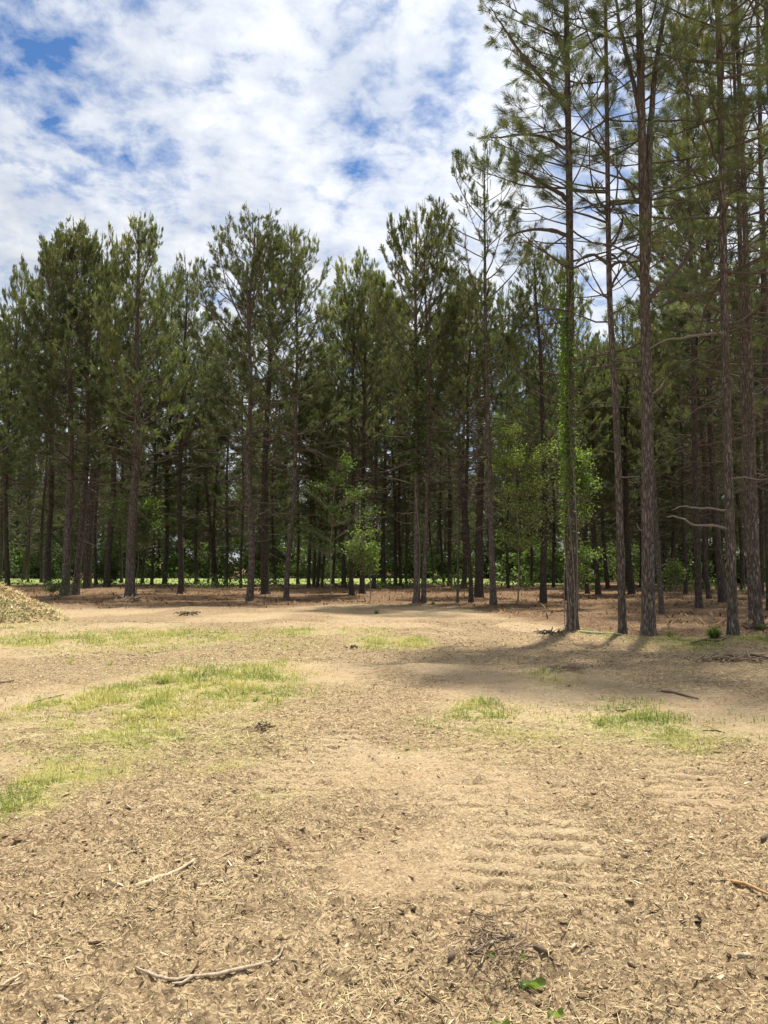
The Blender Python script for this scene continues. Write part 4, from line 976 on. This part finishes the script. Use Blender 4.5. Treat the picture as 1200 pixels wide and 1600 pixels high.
# ------------------------------------------------------------------ sticks, wood scraps and leaves lying on the ground
def px_ground(pxs): 
    P = []
    for a, b in pxs:
        X, Y = ground_at(a, b); P.append([X, Y, hz(X, Y)])
    return np.array(P)
def stick(name, label, pxs, radii, mat, lift=.6, k=8, seed=0, cat='stick', squash=1.0, branches=(), group=None):
    P = px_ground(pxs); org = P[0].copy(); n = len(P); q = rng(seed + 3)
    t = np.linspace(0, n - 1, max(n * 3, 8)); PP = np.stack([np.interp(t, np.arange(n), P[:, c]) for c in range(3)], -1)
    rr = .72 * np.interp(t, np.arange(n), radii) * (1 + q.normal(0, .05, len(t)))
    base = float(np.mean(PP[:, 2])); PP[:, 2] = base * .6 + PP[:, 2] * .4 + rr * lift + .006
    PP[1:-1, :2] += q.normal(0, .0018, PP[1:-1, :2].shape)
    PP = np.concatenate([PP[:1], PP, PP[-1:]]); rr = np.concatenate([[.001], rr, [.001]])
    PP[0] -= (PP[2] - PP[1]) * .03; PP[-1] += (PP[-2] - PP[-3]) * .03
    parts = [tubes((PP - org)[None], rr[None], k)]
    for bp_, br in branches:
        B = px_ground(bp_) - org; B[:, 2] += .012
        parts.append(tubes(B[None], np.array(br)[None], 6))
    V, Fs = merge(parts)
    o = obj(name, make_mesh(name, V, Fs, mat, smooth=True)); o.location = org
    tag(o, label, cat, group); return o
stick('stick', 'straight pale stick lying alone on brown mulch, lower left', [(209, 1395), (228, 1388), (247, 1380), (262, 1373), (283, 1362), (304, 1352)], [.014, .0155, .0155, .0115, .011, .009], M_PALEWOOD, seed=1)
stick('branch', 'long thin grey forked branch curving across the lower left mulch', [(212, 1517), (232, 1528), (252, 1534), (275, 1540), (300, 1534), (330, 1530), (360, 1524), (400, 1513), (436, 1503)], [.004, .0075, .009, .008, .007, .010, .011, .009, .004], M_GREYWOOD, seed=2, cat='branch',
      branches=[([(300, 1536), (285, 1543), (268, 1549)], [.006, .005, .003]), ([(425, 1508), (437, 1497), (445, 1487)], [.005, .004, .002])])
stick('stick', 'orange brown split stick lying at the right edge', [(1129, 1385), (1145, 1387), (1165, 1391), (1185, 1397), (1204, 1404)], [.004, .010, .012, .011, .007], M_ORANGEWOOD, seed=3)
stick('stick', 'long dark stick on open ground above the right grass patch', [(1033, 1083), (1050, 1085), (1068, 1089), (1092, 1094)], [.012, .020, .016, .010], M_DARKWOOD, seed=4)
stick('stick', 'thin dark bent twig above the left end of the right grass patch', [(946, 1117), (957, 1111), (972, 1110), (987, 1107)], [.008, .014, .012, .006], M_DARKWOOD, seed=5)
stick('stick', 'thin dark twig sloping across the left grass patch', [(50, 1092), (70, 1087), (100, 1079)], [.007, .012, .006], M_DARKWOOD, seed=6)
stick('stick', 'short dark twig on bare ground below the large left grass patch', [(290, 1143), (305, 1146), (315, 1147)], [.005, .009, .006], M_DARKWOOD, seed=7)
stick('branch', 'pale root like branch lying between the vine covered and curved pines', [(905, 995), (930, 998), (955, 999), (972, 1000)], [.03, .035, .035, .02], M_GREYWOOD, seed=8, cat='branch')
stick('branch', 'dark dead branch lying left of the pine with dead limbs', [(1080, 1010), (1100, 1006), (1120, 1008), (1142, 1004), (1158, 1000)], [.015, .03, .03, .025, .012], M_DARKWOOD, seed=9, cat='branch')
stick('branch', 'crooked brown branch on the ground at the right below the near pines', [(1118, 1040), (1135, 1034), (1155, 1037), (1175, 1033), (1200, 1038)], [.02, .03, .035, .03, .02], M_DARKWOOD, seed=10, cat='branch')
stick('stick', 'brown twig on the right margin above the orange brown stick', [(1130, 1362), (1150, 1360), (1172, 1368)], [.004, .006, .004], M_GREYWOOD, seed=11)
stick('stick', 'short pale stick near the lower left corner', [(0, 1568), (15, 1560), (35, 1552)], [.006, .009, .005], M_PALEWOOD, seed=12)
stick('stick', 'short thick brown stick at the bottom left edge', [(82, 1570), (95, 1575), (106, 1579)], [.008, .011, .009], M_GREYWOOD, seed=13)
stick('stick', 'pale splinter standing out of the clump of debris, lower right of centre', [(752, 1523), (754, 1512), (756, 1501)], [.004, .007, .003], M_PALEWOOD, seed=14)
stick('stick', 'curved grey twig, topmost of the debris clump, lower right of centre', [(725, 1508), (745, 1500), (765, 1497), (786, 1494)], [.004, .008, .010, .006], M_GREYWOOD, seed=15)
stick('stick', 'thin brown twig across the middle of the debris clump, lower right of centre', [(735, 1496), (750, 1488), (775, 1490), (805, 1500)], [.004, .006, .005, .004], M_GREYWOOD, seed=16)
stick('stick', 'small dark stick poking from the rim of the right corner hollow', [(1163, 1512), (1172, 1518), (1180, 1523)], [.004, .006, .004], M_DARKWOOD, seed=17)
stick('stick', 'dark stick leaning at the right edge below the right grass patch', [(1098, 1148), (1120, 1150), (1132, 1153)], [.006, .010, .006], M_DARKWOOD, seed=18)
stick('stick', 'pale stub of wood on bare sand right of the debris clump', [(884, 1494), (893, 1492), (901, 1487)], [.006, .008, .007], M_PALEWOOD, seed=19)
stick('stick', 'thin dark stick at the far left edge before the left grass patches', [(0, 1066), (12, 1065), (22, 1063)], [.01, .016, .01], M_DARKWOOD, seed=20)

def scrap(px, py, w_px, label, seed, mat, thick=.3, az=None, name='wood_scrap', cat='wood scrap'):
    X, Y = ground_at(px, py); q = rng(seed); L = w_px * Y / F; n = 10; a0 = q.random() * 6.28 if az is None else az
    th = np.arange(n) * 2 * math.pi / n; rr = (0.75 + .4 * q.random(n))
    x_ = np.cos(th) * rr * L / 2; y_ = np.sin(th) * rr * L * .16
    xr = x_ * math.cos(a0) - y_ * math.sin(a0); yr = x_ * math.sin(a0) + y_ * math.cos(a0)
    H = L * thick * .20; rr = rr * (1 + .35 * (q.random(n) - .5))
    top = np.stack([xr * .85, yr * .8, H * (0.7 + .5 * q.random(n))], -1); mid = np.stack([xr, yr, np.full(n, H * .4)], -1); bot = np.stack([xr * .95, yr * .95, np.full(n, -.004)], -1)
    V = np.concatenate([top, mid, bot, [[0, 0, H * 1.15]]]); k = np.arange(n); k2 = (k + 1) % n
    Fq = np.concatenate([np.stack([k + n, k2 + n, k2, k], -1), np.stack([k + 2 * n, k2 + 2 * n, k2 + n, k + n], -1)]); Ft = np.stack([k, k2, np.full(n, 3 * n)], -1)
    o = obj(name, make_mesh(name, V, [Fq, Ft], mat)); o.location = (X, Y, hz(X, Y)); tag(o, label, cat); return o
scrap(978, 1337, 18, 'small dark lump of bark on open sand right of the middle track', 1, M_DARKWOOD, 1.2, .1, 'bark_piece', 'bark')
scrap(978, 1316, 26, 'pale flat splinter just above the dark lump of bark', 2, M_PALEWOOD, .4, -.15)
scrap(541, 1465, 22, 'whitish torn scrap of wood at the bottom centre', 3, M_PALEWOOD, .5, 1.2)
scrap(1162, 1504, 22, 'flat brown block of wood in the lower right corner', 4, M_GREYWOOD, .8, .0)
scrap(548, 1530, 20, 'dark splinter of bark on the mulch right of the forked branch', 5, M_DARKWOOD, .8, .3, 'bark_piece', 'bark')
scrap(415, 1431, 26, 'grey splinter lying between the pale stick and the middle track', 6, M_GREYWOOD, .5, -.1)
scrap(790, 1457, 20, 'dark backed pale chip just above the debris clump', 7, M_PALEWOOD, .7, .2)
scrap(44, 1530, 20, 'rounded pale chunk of wood near the lower left corner', 8, M_GREYWOOD, 1.3, .4)
scrap(1012, 1365, 12, 'small whitish chip above the lower right sand', 9, M_PALEWOOD, .6, 1.0)
scrap(510, 1565, 22, 'pale flat flake near the bottom edge left of centre', 10, M_PALEWOOD, .4, .0)
scrap(745, 1509, 26, 'rotten brown block half buried in the debris clump', 11, M_DARKWOOD, 1.1, .3, 'bark_piece', 'bark')
scrap(705, 1512, 24, 'dark curled bark at the left end of the debris clump', 12, M_DARKWOOD, 1.3, 1.0, 'bark_piece', 'bark')
scrap(845, 1505, 30, 'dark crumbling bark at the right rim of the debris clump', 13, M_DARKWOOD, .9, 2.2, 'bark_piece', 'bark')
scrap(1196, 1338, 22, 'dark hollow lump of bark at the right edge above the orange brown stick', 14, M_DARKWOOD, 1.2, .6, 'bark_piece', 'bark')
scrap(992, 1205, 16, 'pale round chip below the right grass patch', 15, M_PALEWOOD, .8, .5)

def big_leaf(px, py, wpx, az, label, seed):
    X, Y = ground_at(px, py); L = wpx * Y / F; q = rng(seed); nu, nv = 9, 5; V = []
    for i in range(nu):
        u = i / (nu - 1); hw = L * .24 * math.sin(math.pi * min(1, u * .97 + .03)) ** .7
        for j in range(nv):
            v = j / (nv - 1) * 2 - 1
            V.append([(u - .5) * L, v * hw, .012 + abs(v) ** 1.6 * hw * .75 + .012 * math.sin(u * 7 + v) + .01 * u])
    V = np.array(V); c, s = math.cos(az), math.sin(az); V[:, :2] = V[:, :2] @ np.array([[c, s], [-s, c]])
    F_ = np.array([[i * nv + j, (i + 1) * nv + j, (i + 1) * nv + j + 1, i * nv + j + 1] for i in range(nu - 1) for j in range(nv - 1)])
    o = obj('fallen_leaf', make_mesh('fallen_leaf', V, [F_], M_LEAF, {'tone': np.full(len(V), .35 + .2 * (seed % 3))}, smooth=True)); o.location = (X, Y, hz(X, Y) + .004)
    tag(o, label, 'leaf')
big_leaf(833, 1537, 42, .25, 'curled green leaf on the dark debris, lower right of centre', 1)
big_leaf(815, 1517, 20, 1.0, 'small green sprig leaf just above the curled green leaf', 2)
big_leaf(768, 1513, 16, .3, 'tiny green leaf among the twigs of the debris clump', 3)
big_leaf(868, 1586, 26, .2, 'pale green leaf at the bottom edge below the curled green leaf', 5)
big_leaf(782, 1596, 30, .1, 'whitish green leaf at the bottom edge of the photo', 8)

# brushwood at the foot of the broad pine and debris under the debris clump
def brush(px, py, w_px, h_px, n, label, seed, mat=M_GREYWOOD, rad_=.012, cat='brushwood', name='brushwood', dy=.3):
    X, Y = ground_at(px, py); q = rng(seed); Wd, Hh = w_px * Y / F, h_px * Y / F; P = []; R2 = []
    for i in range(n):
        c0 = np.array([q.normal(0, Wd * .22), q.normal(0, dy * Wd * .5), .01 + q.random() * Hh * .5]); a = q.random() * 6.28; L = Wd * (.10 + .25 * q.random() ** 1.5); el = q.normal(.1, .3)
        d = np.array([math.cos(a) * math.cos(el), math.sin(a) * math.cos(el) * .7, math.sin(el)])
        pts = [c0 + d * L * (s - .5) + q.normal(0, L * .05, 3) + np.array([0, 0, .02]) for s in (0, .33, .66, 1)]
        for p in pts: p[2] = max(p[2], .005)
        P.append(pts); r = rad_ * (.4 + .9 * q.random()); R2.append([r * .8, r, r * .8, r * .3])
    V, Fq = tubes(np.array(P), np.array(R2), 5)
    o = obj(name, make_mesh(name, V, [Fq], mat)); o.location = (X, Y, hz(X, Y)); tag(o, label, cat)
brush(208, 941, 56, 16, 70, 'loose brushwood heaped at the foot of the broad dense pine', 1, M_BROWNWOOD, .02)
brush(775, 1503, 120, 2, 150, 'clump of broken twigs and bark, lower right of centre', 2, M_BROWNWOOD, .0032, dy=.8)
brush(292, 963, 40, 6, 30, 'small reddish scatter of twigs in front of the left trunks', 3, M_DARKWOOD, .02)
brush(860, 998, 60, 9, 50, 'low twig litter at the left foot of the vine covered pine', 4, M_DARKWOOD, .012)
brush(1184, 984, 60, 10, 50, 'litter of twigs around the close pair of pines at the right', 5, M_DARKWOOD, .014)
brush(1140, 1041, 120, 5, 50, 'dark line of torn twigs across the ground at the right', 6, M_BROWNWOOD, .012, dy=.15)
brush(895, 1053, 90, 4, 34, 'dark twiggy windrow below the vine covered pine', 7, M_BROWNWOOD, .010, dy=.15)
brush(550, 1012, 20, 6, 16, 'small dark knot of twigs left of the middle grass patch', 8, M_DARKWOOD, .014)
brush(412, 1150, 40, 14, 36, 'dark churned twigs right of the lower left grass patches', 9, M_DARKWOOD, .007, dy=.9)
print('built', time.time() - T0, len(bpy.data.objects))
